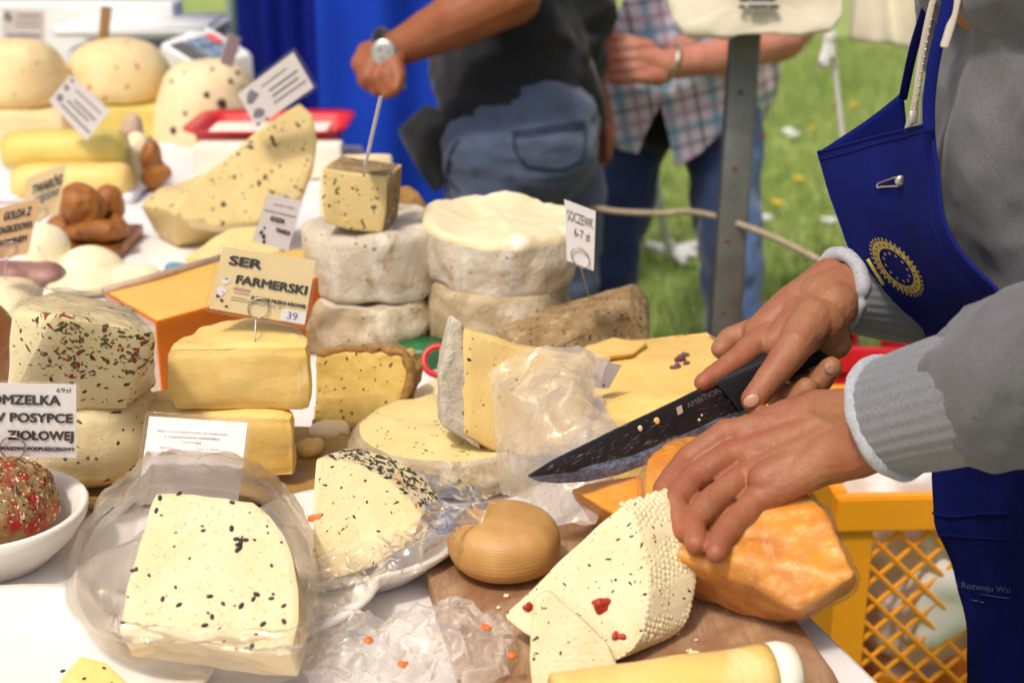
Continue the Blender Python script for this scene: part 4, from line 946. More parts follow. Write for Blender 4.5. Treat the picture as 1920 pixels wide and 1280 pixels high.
# ================================================================== BACK LEFT
# big flecked wedge standing on edge, with a second slab in front
p8 = G(470, 425, TZ+.050); n8 = TN(66, 6)
fw8 = [(328, 392), (350, 352), (430, 290), (500, 232), (562, 194), (585, 215), (592, 260), (585, 310), (565, 365), (530, 400), (480, 418), (400, 425), (345, 415)]
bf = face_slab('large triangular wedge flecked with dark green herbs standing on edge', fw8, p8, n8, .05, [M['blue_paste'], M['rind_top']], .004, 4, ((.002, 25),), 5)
scatter(bf, 60, .004, M['herb'], lambda c, n, m: n.dot(n8) > .8, 'herb_specks', seed=71, stretch=1.6)
sl3 = [G(262, 385, TZ+.06), G(300, 350, TZ+.085), G(400, 320, TZ+.10), G(330, 395, TZ+.075), G(345, 425, TZ+.02), G(390, 455, TZ+.003), G(330, 462, TZ+.003), G(290, 440, TZ+.003), G(420, 440, TZ+.003), G(520, 432, TZ+.003), G(500, 405, TZ+.040), G(430, 415, TZ+.045)]
s3 = thing('cheese_slab', refine(hull(sl3), .012, 3, [(.003, 25)]), M['blue_paste'], 'pale green flecked slab leaning against the large triangular wedge')
scatter(s3, 30, .003, M['herb_green'], None, 'herb_specks', seed=72)
sl4 = [G(345, 480, TZ+.045), G(430, 425, TZ+.062), G(500, 420, TZ+.06), G(540, 450, TZ+.045), G(500, 500, TZ+.03), G(400, 505, TZ+.02), G(350, 500, TZ+.02)]
thing('cheese_slab', refine(hull(sl4+[Vector((p.x, p.y+.01, TZ+.003)) for p in sl4]), .006, 3, [(.002, 25)]), M['dull_yellow'], 'pale yellow slab behind the small GOLDA TWARDA card')
lump('small blue plastic jar top beside the pale yellow slab', [(G(333, 505, TZ+.012), (.02, .014, .011))], .003, plain('blue cap', (.10, .30, .42), .4), [(.003, 60)], 3, name='bottle_top')
bpy.data.objects['bottle_top']['category'] = 'bottle top'
pk = [G(540, 405, TZ+.07), G(620, 380, TZ+.08), G(790, 380, TZ+.08), G(800, 410, TZ+.05), G(560, 430, TZ+.05)]
# red tray with a white block
ty = 2.72
def tray():
    l, r = Y(338, 260, ty), Y(648, 260, ty); h = .075; e = empty('food_tray', Vector(((l.x+r.x)/2, ty+.1, TZ+.002)), 'red plastic tray with flared rim holding a fresh white block', 'tray')
    zt = Y(400, 250, ty-.02).z; x0, x1, y0, y1 = l.x+.02, r.x-.02, ty, ty+.22; bm = bmesh.new(); rings = []
    for o, z in ((-.02, TZ+.002), (-.002, zt-.01), (.020, zt), (.020, zt+.004), (-.004, zt-.004), (-.022, TZ+.008)):
        rr = []
        for cx, cy, a0 in ((x1, y1, 0), (x0, y1, 90), (x0, y0, 180), (x1, y0, 270)):
            for k in range(5):
                a = math.radians(a0+22.5*k); sx = -1 if cx == x1 else 1; sy = -1 if cy == y1 else 1
                rr.append(bm.verts.new((cx+sx*.03+(.03+o)*math.cos(a), cy+sy*.03+(.03+o)*math.sin(a), z)))
        rings.append(rr)
    n = 20
    for a_, b_ in zip(rings[:-1], rings[1:]):
        for i in range(n): bm.faces.new((a_[i], a_[(i+1) % n], b_[(i+1) % n], b_[i]))
    bm.faces.new(rings[0][::-1]); bm.faces.new(rings[-1]); bmesh.ops.recalc_face_normals(bm, faces=bm.faces)
    place('tray_shell', bm, M['red_plastic'], e)
    b0 = TZ+.0085; pts = [Vector((x, y, z)) for x in (x0+.03, x1-.02) for y in (y0+.025, y1-.10) for z in (b0, zt-.002)]
    thing('white_cheese', refine(hull(pts), .006, 3, [(.002, 20)]), M['white_cheese'], 'fresh white cheese block lying in the red tray')
    fb = [Vector((l.x+.045, ty-.10, TZ+.003)), Vector((r.x-.0, ty-.08, TZ+.003)), Vector((r.x-.0, ty-.035, TZ+.003)), Vector((l.x+.045, ty-.035, TZ+.003))]
    zf = Y(500, 275, ty-.1).z
    thing('white_cheese', refine(hull(fb+[Vector((p.x, p.y, zf)) for p in fb]), .006, 3, [(.002, 20)], 3), M['white_cheese'], 'long white cheese block in front of the red tray', 'cheese')
tray()
# domes at the back on slabs
def dome(label, px, pyb, pyt, y, wpx, mat, seed, zb=None):
    b = Y(px, pyb, y); t = Y(px, pyt, y+.02); r = wpx/2*((b-CAM).dot(FW))/F; h = t.z-b.z
    prof = [(0, 0)]+[(r*.92*k/4, 0) for k in range(1, 5)]+[(r*math.cos(math.pi/2*k/12)**.62, h*math.sin(math.pi/2*k/12)**.85) for k in range(1, 12)]+[(0, h)]
    bm = lathe(Vector((b.x, y+r*.7, b.z)), prof, 64); me = bpy.data.meshes.new('d'); bm.to_mesh(me); bm.free(); displace(me, [(.006, 10), (.002, 40)], seed)
    return thing('cheese_dome', me, mat, label), b, r
d1, b1, r1 = dome('pale round cheese with fine herbs at the far end of the table', 30, 200, 78, 3.0, 170, M['herb_cream'], 1)
scatter(d1, 90, .0025, M['herb_green'], lambda c, n, m: n.y < .3, 'herb_specks', seed=81)
d2, b2, r2 = dome('round cheese dotted with red pepper in front of the weighing scale', 208, 192, 80, 3.1, 206, M['herb_cream'], 2)
scatter(d2, 46, .0055, M['chili'], lambda c, n, m: n.y < .3, 'pepper_bits', seed=82, stretch=1.5)
b0y = Y(380, 290, 3.02)
d3, b3, r3_ = dome('tall white basket cheese studded with dark berries behind the red tray', 382, 290, 120, 3.0, 214, M['white_paste'], 3)
for px, py, s in [(415, 194, .011), (387, 178, .007), (325, 245, .009), (449, 233, .009), (347, 213, .005), (432, 153, .006), (445, 137, .006), (322, 153, .005), (286, 193, .006), (345, 137, .004), (383, 240, .006), (398, 130, .005), (470, 130, .005)]:
    # on the dome's skin: ray against the dome mesh
    d = ray(px, py).normalized(); hit, loc, nn, _ = d3.ray_cast(CAM-d3.location, d)
    if hit:
        bm = ell(bmesh.new(), Vector((0, 0, 0)), (s, s, s*.7), seg=12); me = bpy.data.meshes.new('berry'); bm.to_mesh(me); bm.free(); me.materials.append(M['olive']); me.polygons.foreach_set('use_smooth', [True]*len(me.polygons))
        o = bpy.data.objects.new('berry', me); COL.objects.link(o); o.parent = d3; o.location = loc; o.rotation_euler = nn.to_track_quat('Z', 'Y').to_euler()
def riser(label, px0, px1, py, y, zt, dp, mat, name='cheese_slab', seed=0):
    a, b = Y(px0, py, y), Y(px1, py, y); pts = [Vector((x, yy, z)) for x in (a.x, b.x) for yy in (y, y+dp) for z in (TZ+.002, zt)]
    return thing(name, refine(hull(pts), .01, 3, [(.004, 15)], seed), mat, label)
riser('pale yellow slab under the herb cheese at the far end', -60, 116, 215, 2.95, b1.z-.004, .26, M['herb_cream'])
riser('yellow slab under the round pepper cheese', 130, 300, 200, 3.06, b2.z-.004, .28, M['wrapped_roll'], seed=3)
riser('white box under the tall berry cheese', 290, 470, 290, 2.98, b3.z-.004, .26, M['white_plastic'], 'food_box', 4)
bpy.data.objects['food_box']['category'] = 'box'
# rolls
def roll(label, pxa, pya, pxb, pyb, y, r, mat, seed):
    a, b = Y(pxa, pya, y), Y(pxb, pyb, y); ax = (b-a).normalized(); n = 14
    pts = [a.lerp(b, k/n) for k in range(n+1)]; rad = [r*.80]+[r*.97]+[r]*(n-3)+[r*.97, r*.75]
    bm = tube(pts, rad, 36); me = bpy.data.meshes.new('r'); bm.to_mesh(me); bm.free(); displace(me, [(.003, 14)], seed); return thing('cheese_roll', me, mat, label)
zr = TZ+.04
roll('upper yellow cheese roll in cling wrap under the diamond shaped card', 12, 285, 238, 283, 2.52, .040, M['wrapped_roll'], 1)
roll('lower yellow cheese roll beneath the wrapped roll', 30, 345, 246, 340, 2.47, .036, M['yellow'], 2)
riser('pale folded paper pad under the yellow cheese rolls', -40, 250, 372, 2.44, TZ+.02, .18, M['card'], 'paper_pad', 5); bpy.data.objects['paper_pad']['category'] = 'paper'
# smoked small cheeses in paper by the rolls
for i, (px, py, y, r, mt, lab) in enumerate([(283, 292, 2.55, .022, 'smoke', 'small brown smoked cheese in white paper behind the rolls'), (258, 285, 2.58, .026, 'curd', 'crumpled white paper wrap beside the yellow rolls'), (250, 245, 2.62, .022, 'purple_rind', 'pinkish wrapped piece behind the yellow rolls')]):
    c = Y(px, py, y); lump(lab, [(c, (r, r, r*1.5)), (c+Vector((.01, 0, -.03)), (r*1.1, r, r)), (Vector((c.x, c.y, TZ+r)), (r, r, r))], .005, M[mt], [(.008, 30)], i)
# heap of brown smoked cheeses
for i, (px, py, y, r, lab) in enumerate([(152, 385, 2.12, (.036, .038, .036), 'shiny round brown smoked cheese on top of the heap by the TWAROG card'), (202, 380, 2.17, (.024, .03, .030), 'small dark brown smoked cheese leaning at the side of the heap'), (180, 432, 2.1, (.05, .035, .018), 'flat brown smoked strip at the bottom of the heap'), (125, 425, 2.14, (.03, .03, .022), 'brown smoked lump under the round one in the heap'), (214, 428, 2.13, (.018, .03, .022), 'reddish brown smoked piece at the end of the heap')]):
    c = Y(px, py, y); lump(lab, [(c, r), (c+Vector((r[0]*.3, .005, -r[2]*.3)), (r[0]*.8, r[1], r[2]*.8))], .004, M['smoke'], [(.006, 30), (.002, 90)], i, 'smoked_cheese')
thing('serving_paper', refine(hull([Vector((x, y, z)) for x in (Y(95, 465, 2.1).x, Y(235, 465, 2.1).x) for y in (2.06, 2.22) for z in (TZ+.002, TZ+.022)]), .006, 2, [(.004, 30)]), M['smoke'], 'dark wrapped smoked slab under the brown heap', 'cheese')
# white curd mounds
lump('tall soft white curd mound behind the GOLDA card', [(Y(88, 470, 1.96), (.034, .04, .042)), (Y(92, 500, 1.96), (.04, .045, .04))], .004, M['curd'], [(.006, 18)], 2, 'curd_cheese')
lump('low white curd mound spreading over the cloth', [(Y(175, 500, 1.95), (.045, .045, .03)), (Y(225, 522, 1.93), (.06, .05, .016)), (Y(160, 530, 1.9), (.055, .05, .018))], .004, M['curd'], [(.008, 18)], 3, 'curd_cheese')
# cured meat pack and pale package at the left edge
lump('purple brown cured meat pack in plastic at the table edge', [(Y(20, 512, 1.80), (.045, .035, .018)), (Y(85, 515, 1.80), (.030, .03, .015)), (Y(30, 545, 1.78), (.04, .03, .015))], .004, M['meat'], [(.006, 25)], 4, 'meat_pack')
bpy.data.objects['meat_pack']['category'] = 'meat'
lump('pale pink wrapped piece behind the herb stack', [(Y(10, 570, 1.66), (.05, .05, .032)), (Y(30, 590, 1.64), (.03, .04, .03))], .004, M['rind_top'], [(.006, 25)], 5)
lump('dark brown smoked piece beside the herb stack', [(Y(-6, 640, 1.5), (.018, .04, .05)), (Y(-10, 700, 1.48), (.02, .04, .04))], .004, M['smoke'], [(.006, 25)], 6)
# weighing scale
def scale():
    y = 3.5; e = empty('weighing_scale', Vector((Y(300, 100, y).x, y+.1, TZ)), 'white electronic shop scale with flat pan and blue keypad', 'scale')
    L, R4 = Y(98, 60, y), Y(392, 60, y); zt = Y(200, 45, y).z
    def bx(name, lo, hi, mat, b=.01):
        bm = box(bmesh.new(), lo, hi); bmesh.ops.bevel(bm, geom=bm.edges[:], offset=b, segments=3, affect='EDGES'); return place(name, bm, mat, e)
    bx('body', (L.x+.03, y-.02, TZ+.002), (R4.x+.02, y+.27, zt-.06), M['grey_plastic'])
    bx('pan_support', (L.x+.1, y+.04, zt-.0595), (R4.x-.1, y+.2, zt-.032), M['grey_plastic'], .004)
    bx('weighing_pan', (L.x, y-.03, zt-.031), (R4.x, y+.32, zt-.004), M['white_plastic'], .012)
    # sloped keypad console at the right
    c = [Y(298, 82, y-.1), Y(372, 128, y-.14), Y(474, 100, y-.1), Y(385, 45, y+.02)]
    pts = c+[Vector((p.x, p.y+.03, TZ+.003)) for p in c]
    place('console', refine(hull(pts), .008, 1, ()), M['white_plastic'], e)
    u = (c[2]-c[1]); v = (c[0]-c[1]); nn = u.cross(v).normalized(); nn = nn if nn.z > 0 else -nn
    def quad(name, a0, a1, b0, b1, mat, lift=.006):
        P = [c[1]+u*a+v*b+nn*lift for a, b in ((a0, b0), (a1, b0), (a1, b1), (a0, b1))]
        return place(name, refine(slab(P, -nn*.006, 0), .001, 0, ()), mat, e, False)
    quad('display', .08, .34, .15, .85, M['display'])
    for i in range(3):
        for j in range(2): quad('key', .38+.17*i, .53+.17*i, .15+.38*j, .48+.38*j, M['key_blue'] if (i, j) != (2, 1) else M['red_plastic'])
    # tilted display tower behind
    t = [Y(372, 22, y+.3), Y(430, 40, y+.28), Y(432, 80, y+.26), Y(378, 62, y+.28)]
    place('display_tower', refine(hull(t+[Vector((p.x, p.y+.05, p.z-.01)) for p in t]+[Vector((p.x, p.y+.03, zt-.15)) for p in t]), .008, 1, ()), M['white_plastic'], e)
scale()
e = thing('storage_box', refine(hull([Vector((x, yy, z)) for x in (Y(-90, 20, 3.75).x, Y(330, 20, 3.75).x) for yy in (3.72, 3.84) for z in (TZ+.003, Y(100, 4, 3.75).z)]), .008, 1, ()), M['white_plastic'], 'long white storage box at the far end of the table behind the scale', 'box')
# ================================================================== KNIFE
bpy.context.view_layer.update()
def surf(px, py, default):
    d = ray(px, py); best = None
    for o in oc.children:
        if o.name.startswith('cling'): continue
        hit, loc, nn, _ = o.ray_cast(CAM-oc.location, d.normalized())
        if hit:
            dep = (loc+oc.location-CAM).dot(FW); best = dep if best is None else min(best, dep)
    return best if best else default
def kd(px): return 1.155+(px-990)*.00017         # distance of the knife plane
def K(px, py, off=0): return W(px, py, kd(px)+off)
M['blade'] = None
m, t, b = newmat('black coated blade'); v = obj_coord(t)
mpb = N(t, 'ShaderNodeMapping', vector_type='TEXTURE'); mpb.inputs['Rotation'].default_value = (0, -.43, 0); mpb.inputs['Scale'].default_value = (1, .1, .045); t.links.new(v, mpb.inputs[0])
st = ntex(t, mpb.outputs[0], 26, 4, .6, .6); sm = ntex(t, v, 26, 5, .6, .8)
f1 = ramp(t, st, [(.57, 0.), (.72, .8)]); f2 = ramp(t, sm, [(.40, 0.), (.55, 1.)])
mu = N(t, 'ShaderNodeMath', operation='MULTIPLY'); t.links.new(f1, mu.inputs[0]); t.links.new(f2, mu.inputs[1])
t.links.new(mixcol(t, mu.outputs[0], (.012, .011, .012), (.30, .25, .24)), b.inputs['Base Color']); b.inputs['Roughness'].default_value = .38; M['blade'] = m
M['blade_edge'] = plain('ground blade edge', (.16, .17, .23), .35, metal=.6, var=.5, vs=260, stretch=(1, 1, 1))
kn = empty('knife', W(1390, 745, kd(1390)), 'black chef knife with smeared blade and black handle cutting the orange cheese', 'knife')
spine = [(990, 893), (1040, 862), (1100, 833), (1160, 803), (1220, 775), (1280, 746), (1340, 716)]
heel = [(1352, 738), (1388, 770)]
edge = [(1340, 800), (1280, 836), (1220, 868), (1160, 890), (1100, 903), (1045, 906), (1008, 902)]
mid = [(1340, 786), (1280, 820), (1220, 850), (1160, 871), (1100, 884), (1045, 888), (1010, 892)]
up = [K(*p, 0) for p in spine+[(1372, 706), (1392, 768)]+mid]
place('blade', refine(slab(up, Vector((0, .0022, .0006)), 0), .0004, 2, ()), M['blade'], kn)
lo_ = [K(*p, .0003) for p in [(990, 893.5)]+mid[::-1][0:]+[(1391, 769), (1388, 774)]+edge]
place('cutting_edge', refine(slab(lo_, Vector((0, .0012, .0003)), 0), .0003, 2, ()), M['blade_edge'], kn)
hd = [(1338, 716), (1400, 690), (1480, 658), (1560, 628), (1592, 622), (1602, 636), (1598, 660), (1560, 676), (1480, 712), (1420, 748), (1390, 778), (1370, 752)]
place('handle', refine(slab([K(*p, -.006) for p in hd], Vector((0, .017, .003)), 0), .0045, 2, (), seg=3), M['knife_handle'], kn)
def text_mesh(s, size, bold=0, spacing=1.0, shear=0):
    c = bpy.data.curves.new('t', 'FONT'); c.body = s; c.size = size; c.offset = bold*size; c.align_x = 'CENTER'; c.align_y = 'CENTER'; c.space_character = spacing; c.resolution_u = 3; c.shear = shear
    o = bpy.data.objects.new('t', c); COL.objects.link(o); dg = bpy.context.evaluated_depsgraph_get(); dg.update()
    me = bpy.data.meshes.new_from_object(o.evaluated_get(dg)); bpy.data.objects.remove(o); bpy.data.curves.remove(c); return me
def text_on(name, s, size, fn, mat, parent, bold=0, spacing=1.0, shear=0):
    """flat lettering laid on a surface: fn maps (x,y) to a point in space"""
    me = text_mesh(s, size, bold, spacing, shear)
    for v in me.vertices: v.co = fn(v.co.x, v.co.y)
    return place(name, me, mat, parent, False)
def on_blade(cx, cy, ang):
    ca, sa = math.cos(ang), math.sin(ang)
    return lambda x, y: K(cx+(x*ca+y*sa), cy+(x*sa-y*ca)*1.0, -.0009)
text_on('blade_print', 'AMBITION', 15, on_blade(1320, 746, -.45), plain('pale etched print', (.13, .12, .12), .5), kn, .0)
place('blade_logo', slab([K(1268, 764, -.0008), K(1278, 759, -.0008), K(1281, 773, -.0008), K(1271, 778, -.0008)], Vector((0, .0003, 0))), plain('logo print', (.45, .36, .33), .5), kn, False)
for px, py, s in ((1231, 789, .0038), (1200, 803, .003), (1311, 787, .0018), (1316, 778, .0014)):
    place('cheese_smear', union(ell(bmesh.new(), K(px, py, -.0006), (s*.8, .0008, s)), .0006, 2), M['yellow'] if s > .003 else M['white_paste'], kn)
# ================================================================== PEOPLE
def join_meshes(ms):
    bm = bmesh.new()
    for m in ms: bm.from_mesh(m)
    return bm
def head_parts(bm, c, face, r=.095):
    """head ellipsoid with nose, ears and neck; face = unit direction it looks"""
    side = Vector((-face.y, face.x, 0)); up = Vector((0, 0, 1))
    ell(bm, c+Vector((0, 0, .02)), (.078, .078, .105)); ell(bm, c+face*.02, (.078, .078, .09)); ell(bm, c+face*.045-up*.06, (.045, .045, .05))
    cone(bm, c+face*.088+up*.015, .010, c+face*.105-up*.02, .015); ell(bm, c+face*.085-up*.055, (.026, .026, .012))
    for s in (1, -1): ell(bm, c+side*.08*s, (.016, .016, .032)); ell(bm, c+face*.078+side*.032*s+up*.02, (.014, .014, .009))
    cone(bm, c-up*.22-face*.03, .058, c-up*.06-face*.01, .055)
def hair_mesh(c, face, length=.02, seed=1):
    bm = bmesh.new(); up = Vector((0, 0, 1)); ell(bm, c+up*.045-face*.025, (.092, .092, .095)); ell(bm, c-up*.01-face*.045, (.078, .078, .09))
    if length > .05: ell(bm, c-up*.09-face*.06, (.07, .07, .1))
    return union(bm, .006, 3, [(.008, 50)], seed)
# ---------------- vendor with apron
vend = empty('person', (.55, 1.12, 0), 'person in grey zip hoodie and blue apron cutting cheese with both hands', 'person')
fd = Vector((-.98, -.17, 0)).normalized()
big = bmesh.new()
head_parts(big, Vector((.36, 1.10, 1.56)), fd)
ell(big, Vector((.45, 1.11, 1.2)), (.09, .14, .17)); ell(big, Vector((.52, 1.12, .98)), (.09, .13, .15))
for y in (1.04, 1.21): chain(big, [(Vector((.54, y, .86)), .075), (Vector((.55, y, .47)), .052), (Vector((.57, y, .10)), .036)]); chain(big, [(Vector((.57, y, .05)), .035), (Vector((.47, y, .04)), .03)])
sN, eN = Vector((.45, .94, 1.35)), W(2150, 640, .90); sF, eF = Vector((.43, 1.28, 1.33)), W(1930, 575, 1.38)
wN = W(1655, 795, 1.075); wF = W(1592, 545, 1.275)
chain(big, [(sN, .045), (eN, .04), (eN.lerp(wN, .8), .032)]); chain(big, [(sF, .045), (eF, .04), (eF.lerp(wF, .6), .030)])
bodym = union(big, .008, 4)
# near (left) hand resting on the orange cheese
H = bmesh.new()
def S2(px, py, k, default=1.1): return W(px, py, min(surf(px, py, default)-k, default))
chain(H, [(W(1800, 750, 1.01), .030), (W(1655, 795, 1.068), .0275)])
chain(H, [(W(1700, 768, 1.065), .025), (W(1600, 780, 1.10), .023), (W(1540, 775, 1.125), .020), (W(1440, 800, 1.145), .0165)])
chain(H, [(W(1690, 805, 1.055), .0245), (W(1600, 845, 1.08), .0225), (W(1530, 865, 1.10), .020), (W(1440, 900, 1.10), .016)])
mc = [W(1362, 812, 1.150), W(1372, 852, 1.135), W(1392, 897, 1.118), W(1418, 938, 1.098)]
for a_, b_ in ((W(1560, 790, 1.12), mc[0]), (W(1560, 810, 1.11), mc[1]), (W(1555, 835, 1.10), mc[2]), (W(1550, 860, 1.09), mc[3])): chain(H, [(a_, .019), (b_, .0118)])
for a_, b_ in ((mc[0], mc[1]), (mc[1], mc[2]), (mc[2], mc[3])): cone(H, a_.lerp(W(1500, 830, 1.12), .25), .0125, b_.lerp(W(1500, 830, 1.12), .25), .0125)
fing = [[(1285, 866, 1.140), (1247, 918, 1.115), (1262, 972, 1.092)], [(1298, 898, 1.118), (1264, 943, 1.094), (1280, 995, 1.072)], [(1332, 940, 1.096), (1298, 982, 1.072), (1305, 1018, 1.052)], [(1378, 978, 1.078), (1350, 1010, 1.058), (1342, 1036, 1.042)]]
rad = [(.0122, .0112, .0104, .0086), (.0126, .0114, .0106, .0088), (.0124, .0112, .0104, .0088), (.0114, .0106, .0098, .0082)]
for q, f3, rr in zip(mc, fing, rad): chain(H, [(q, rr[0])]+[(W(*p), r_) for p, r_ in zip(f3, rr[1:])])
chain(H, [(W(1560, 770, 1.13), .017), (W(1470, 778, 1.17), .013), (W(1400, 800, 1.20), .011), (W(1360, 815, 1.215), .009)])
# far (right) hand round the handle
chain(H, [(W(1720, 560, 1.31), .034), (W(1592, 545, 1.275), .0275), (W(1545, 570, 1.262), .028)])
chain(H, [(W(1560, 530, 1.285), .024), (W(1480, 585, 1.27), .022), (W(1425, 625, 1.262), .016)])
chain(H, [(W(1560, 575, 1.25), .024), (W(1500, 620, 1.245), .024), (W(1455, 645, 1.245), .017)])
cone(H, W(1540, 600, 1.24), .022, W(1560, 640, 1.255), .018); cone(H, W(1500, 600, 1.26), .024, W(1530, 660, 1.275), .018)
chain(H, [(W(1440, 628, 1.255), .0145), (W(1385, 672, 1.235), .0115), (W(1345, 700, 1.222), .0100), (W(1318, 716, 1.213), .0082)])       # index along the spine
chain(H, [(W(1420, 622, 1.275), .014), (W(1368, 636, 1.275), .0115), (W(1352, 655, 1.265), .0095)])                                # middle knuckle behind
chain(H, [(W(1525, 600, 1.235), .021), (W(1492, 645, 1.212), .0165), (W(1455, 695, 1.200), .0135), (W(1412, 748, 1.192), .0108)])      # thumb
chain(H, [(W(1440, 690, 1.265), .012), (W(1450, 735, 1.24), .012), (W(1482, 748, 1.215), .0122), (W(1512, 730, 1.207), .0108)])        # curled fingers below
chain(H, [(W(1490, 690, 1.27), .012), (W(1505, 728, 1.25), .0115), (W(1532, 718, 1.222), .0115), (W(1558, 690, 1.214), .0098)])
handm = union(H, .0013, 8, [(.0008, 60), (.0003, 200)])
KN = [W(*f[0]) for f in fing]+[W(*f[1]) for f in fing]+[W(1385, 672, 1.235), W(1345, 700, 1.222), W(1455, 695, 1.20)]
KX = [(W(*f[0])-q).normalized() for q, f in zip(mc, fing)]+[(W(*f[1])-W(*f[0])).normalized() for f in fing]+[(W(1345, 700, 1.222)-W(1385, 672, 1.235)).normalized()]*2+[(W(1412, 748, 1.192)-W(1492, 645, 1.212)).normalized()]
handm.update(); nsh = [v.normal.copy() for v in handm.vertices]
for v, n in zip(handm.vertices, nsh):             # skin creases over the finger joints
    for q, ax_ in zip(KN, KX):
        d_ = v.co-q; L_ = d_.length
        if L_ < .015 and n.dot(CAM-q) > 0: v.co -= n*(.00042*(1-L_/.015)*(.5+.5*math.cos(d_.dot(ax_)*2*math.pi/.0034+nz(v.co, 90)*2)))
bm = join_meshes([bodym, handm]); place('body', bm, M['skin_vendor'], vend)
BODYP = vend.children[-1]
fl_ = BODYP.data.attributes.new('flush', 'FLOAT', 'POINT'); TIPS = [W(*f[2]) for f in fing]+[W(1318, 716, 1.213), W(1412, 748, 1.192)]
vals = []
for v in BODYP.data.vertices:
    p = v.co+vend.location; s_ = 0
    if p.x < .33:
        for q in KN+mc+TIPS:
            d2_ = (p-q).length
            if d2_ < .02: s_ = max(s_, (1-d2_/.02)*.75)
    vals.append(s_)
fl_.data.foreach_set('value', vals)
def nail(p, n, r, ang=0):
    bm = bmesh.new(); q = n.to_track_quat('Z', 'Y').to_matrix() @ Matrix.Rotation(ang, 3, 'Z'); ell(bm, p, (r, r*.75, r*.22), q, 12); place('nail', bm, M['nail'], vend)
cn = (CAM-W(1405, 757, 1.19)).normalized()
nail(W(1409, 751, 1.1825), cn, .0075, .6); nail(W(1556, 692, 1.2045), (cn+Vector((.3, 0, -.2))).normalized(), .0055, -.8)
# hoodie
bm = bmesh.new()
ell(bm, Vector((.445, 1.11, 1.20)), (.108, .178, .19)); ell(bm, Vector((.485, 1.11, 1.08)), (.100, .165, .15)); ell(bm, Vector((.55, 1.12, .93)), (.098, .155, .15)); ell(bm, Vector((.42, 1.11, 1.36)), (.10, .17, .08))
chain(bm, [(sN, .075), (eN, .062), (eN.lerp(wN, .52), .0565)]); chain(bm, [(sF, .07), (eF, .058), (eF.lerp(wF, .72), .045)])
chain(bm, [(Vector((.40, 1.0, 1.42)), .05), (Vector((.47, 1.10, 1.44)), .055), (Vector((.40, 1.2, 1.42)), .05)])
me = union(bm, .006, 5)
me.update(); ns = [v.normal.copy() for v in me.vertices]
for v, n in zip(me.vertices, ns):
    c = v.co.copy(); v.co += n*(.012*nz(Vector((c.x*1.5, c.y*1.5+c.z*.3, c.z*.5)), 9, 3)+.016*(.3-abs(nz(Vector((c.x+c.z*.5, c.y, c.z*.30)), 17, 5)))+.006*(.3-abs(nz(Vector((c.x-c.z*.4, c.y, c.z*.5)), 34, 8)))+.0015*nz(c, 60, 4))
place('hoodie', me, M['hoodie'], vend)
def cuff(a, b, r0, r1, name, lr):
    ax = (b-a).normalized(); n = 120; u = ax.orthogonal().normalized(); v = ax.cross(u); bm = bmesh.new(); rows = []
    for j in range(13):
        t = j/12; row = []
        for i in range(n):
            th = 2*math.pi*i/n; rr = (r0+(r1-r0)*t)*(1+.02*math.sin(t*6+th*2))+.0004*(1 if (i//2) % 2 else -1)
            p = a.lerp(b, t)+(u*math.cos(th)+v*math.sin(th))*rr; p += ax*.004*nz(p, 30, 2); row.append(bm.verts.new(p))
        rows.append(row)
    for A_, B_ in zip(rows[:-1], rows[1:]):
        for i in range(n): bm.faces.new((A_[i], A_[(i+1) % n], B_[(i+1) % n], B_[i]))
    bmesh.ops.recalc_face_normals(bm, faces=bm.faces)
    c = place(name, evaluated(bm, [('SOLIDIFY', dict(thickness=.004, offset=-1)), ('SUBSURF', dict(levels=1, render_levels=1))]), M['cuff'], vend)
    path = [b+(u*math.cos(2*math.pi*i/40)+v*math.sin(2*math.pi*i/40))*(r1-.002) for i in range(40)]
    path = [p+ax*.006*nz(p, 18, 6) for p in path]
    me = evaluated(tube(path, lr, 10, closed=True), [('SUBSURF', dict(levels=1, render_levels=1))]); displace(me, [(.0022, 40), (.0008, 160)], 3)
    place('cuff_lining', me, M['lining'], vend)
cuff(eN.lerp(wN, .48), W(1674, 781, 1.066), .0500, .0465, 'cuff', .0062)
cuff(eF.lerp(wF, .66), W(1572, 545, 1.275), .046, .036, 'cuff', .007)
# apron
rowsA = [[(1535, 285, 1.27), (1602, 268, 1.21), (1670, 250, 1.15), (1750, 232, 1.055)],
         [(1560, 370, 1.265), (1620, 352, 1.20), (1685, 330, 1.14), (1757, 305, 1.045)],
         [(1592, 460, 1.265), (1650, 452, 1.20), (1705, 440, 1.14), (1778, 425, 1.035)],
         [(1650, 555, 1.275), (1705, 548, 1.21), (1765, 535, 1.13), (1838, 515, 1.02)],
         [(1737, 628, 1.29), (1785, 622, 1.22), (1845, 610, 1.13), (1925, 590, 1.00)],
         [(1738, 720, 1.315), (1820, 715, 1.22), (1930, 705, 1.10), (2080, 690, .96)],
         [(1742, 850, 1.335), (1840, 850, 1.23), (1960, 850, 1.09), (2130, 840, .95)],
         [(1750, 970, 1.34), (1850, 975, 1.23), (1980, 980, 1.08), (2150, 985, .94)],
         [(1792, 1090, 1.345), (1890, 1100, 1.23), (2010, 1110, 1.08), (2170, 1120, .94)],
         [(1812, 1165, 1.34), (1910, 1190, 1.22), (2030, 1210, 1.07), (2180, 1230, .94)],
         [(1812, 1300, 1.33), (1910, 1330, 1.21), (2040, 1360, 1.06), (2190, 1400, .93)],
         [(1830, 1560, 1.32), (1930, 1600, 1.20), (2060, 1660, 1.05), (2200, 1750, .92)]]
AC = [[W(*p) for p in r] for r in rowsA]
def fold(p, u, v): return p+Vector((-1, -.3, 0))*(.006*nz(Vector((p.x, p.y*2.2, p.z*.6)), 11, 6)+.003*nz(p, 30, 3))*min(1, v*4)
NU, NV = 40, 120
apm = patch(AC, NU, NV, fold); apm.verts.ensure_lookup_table()
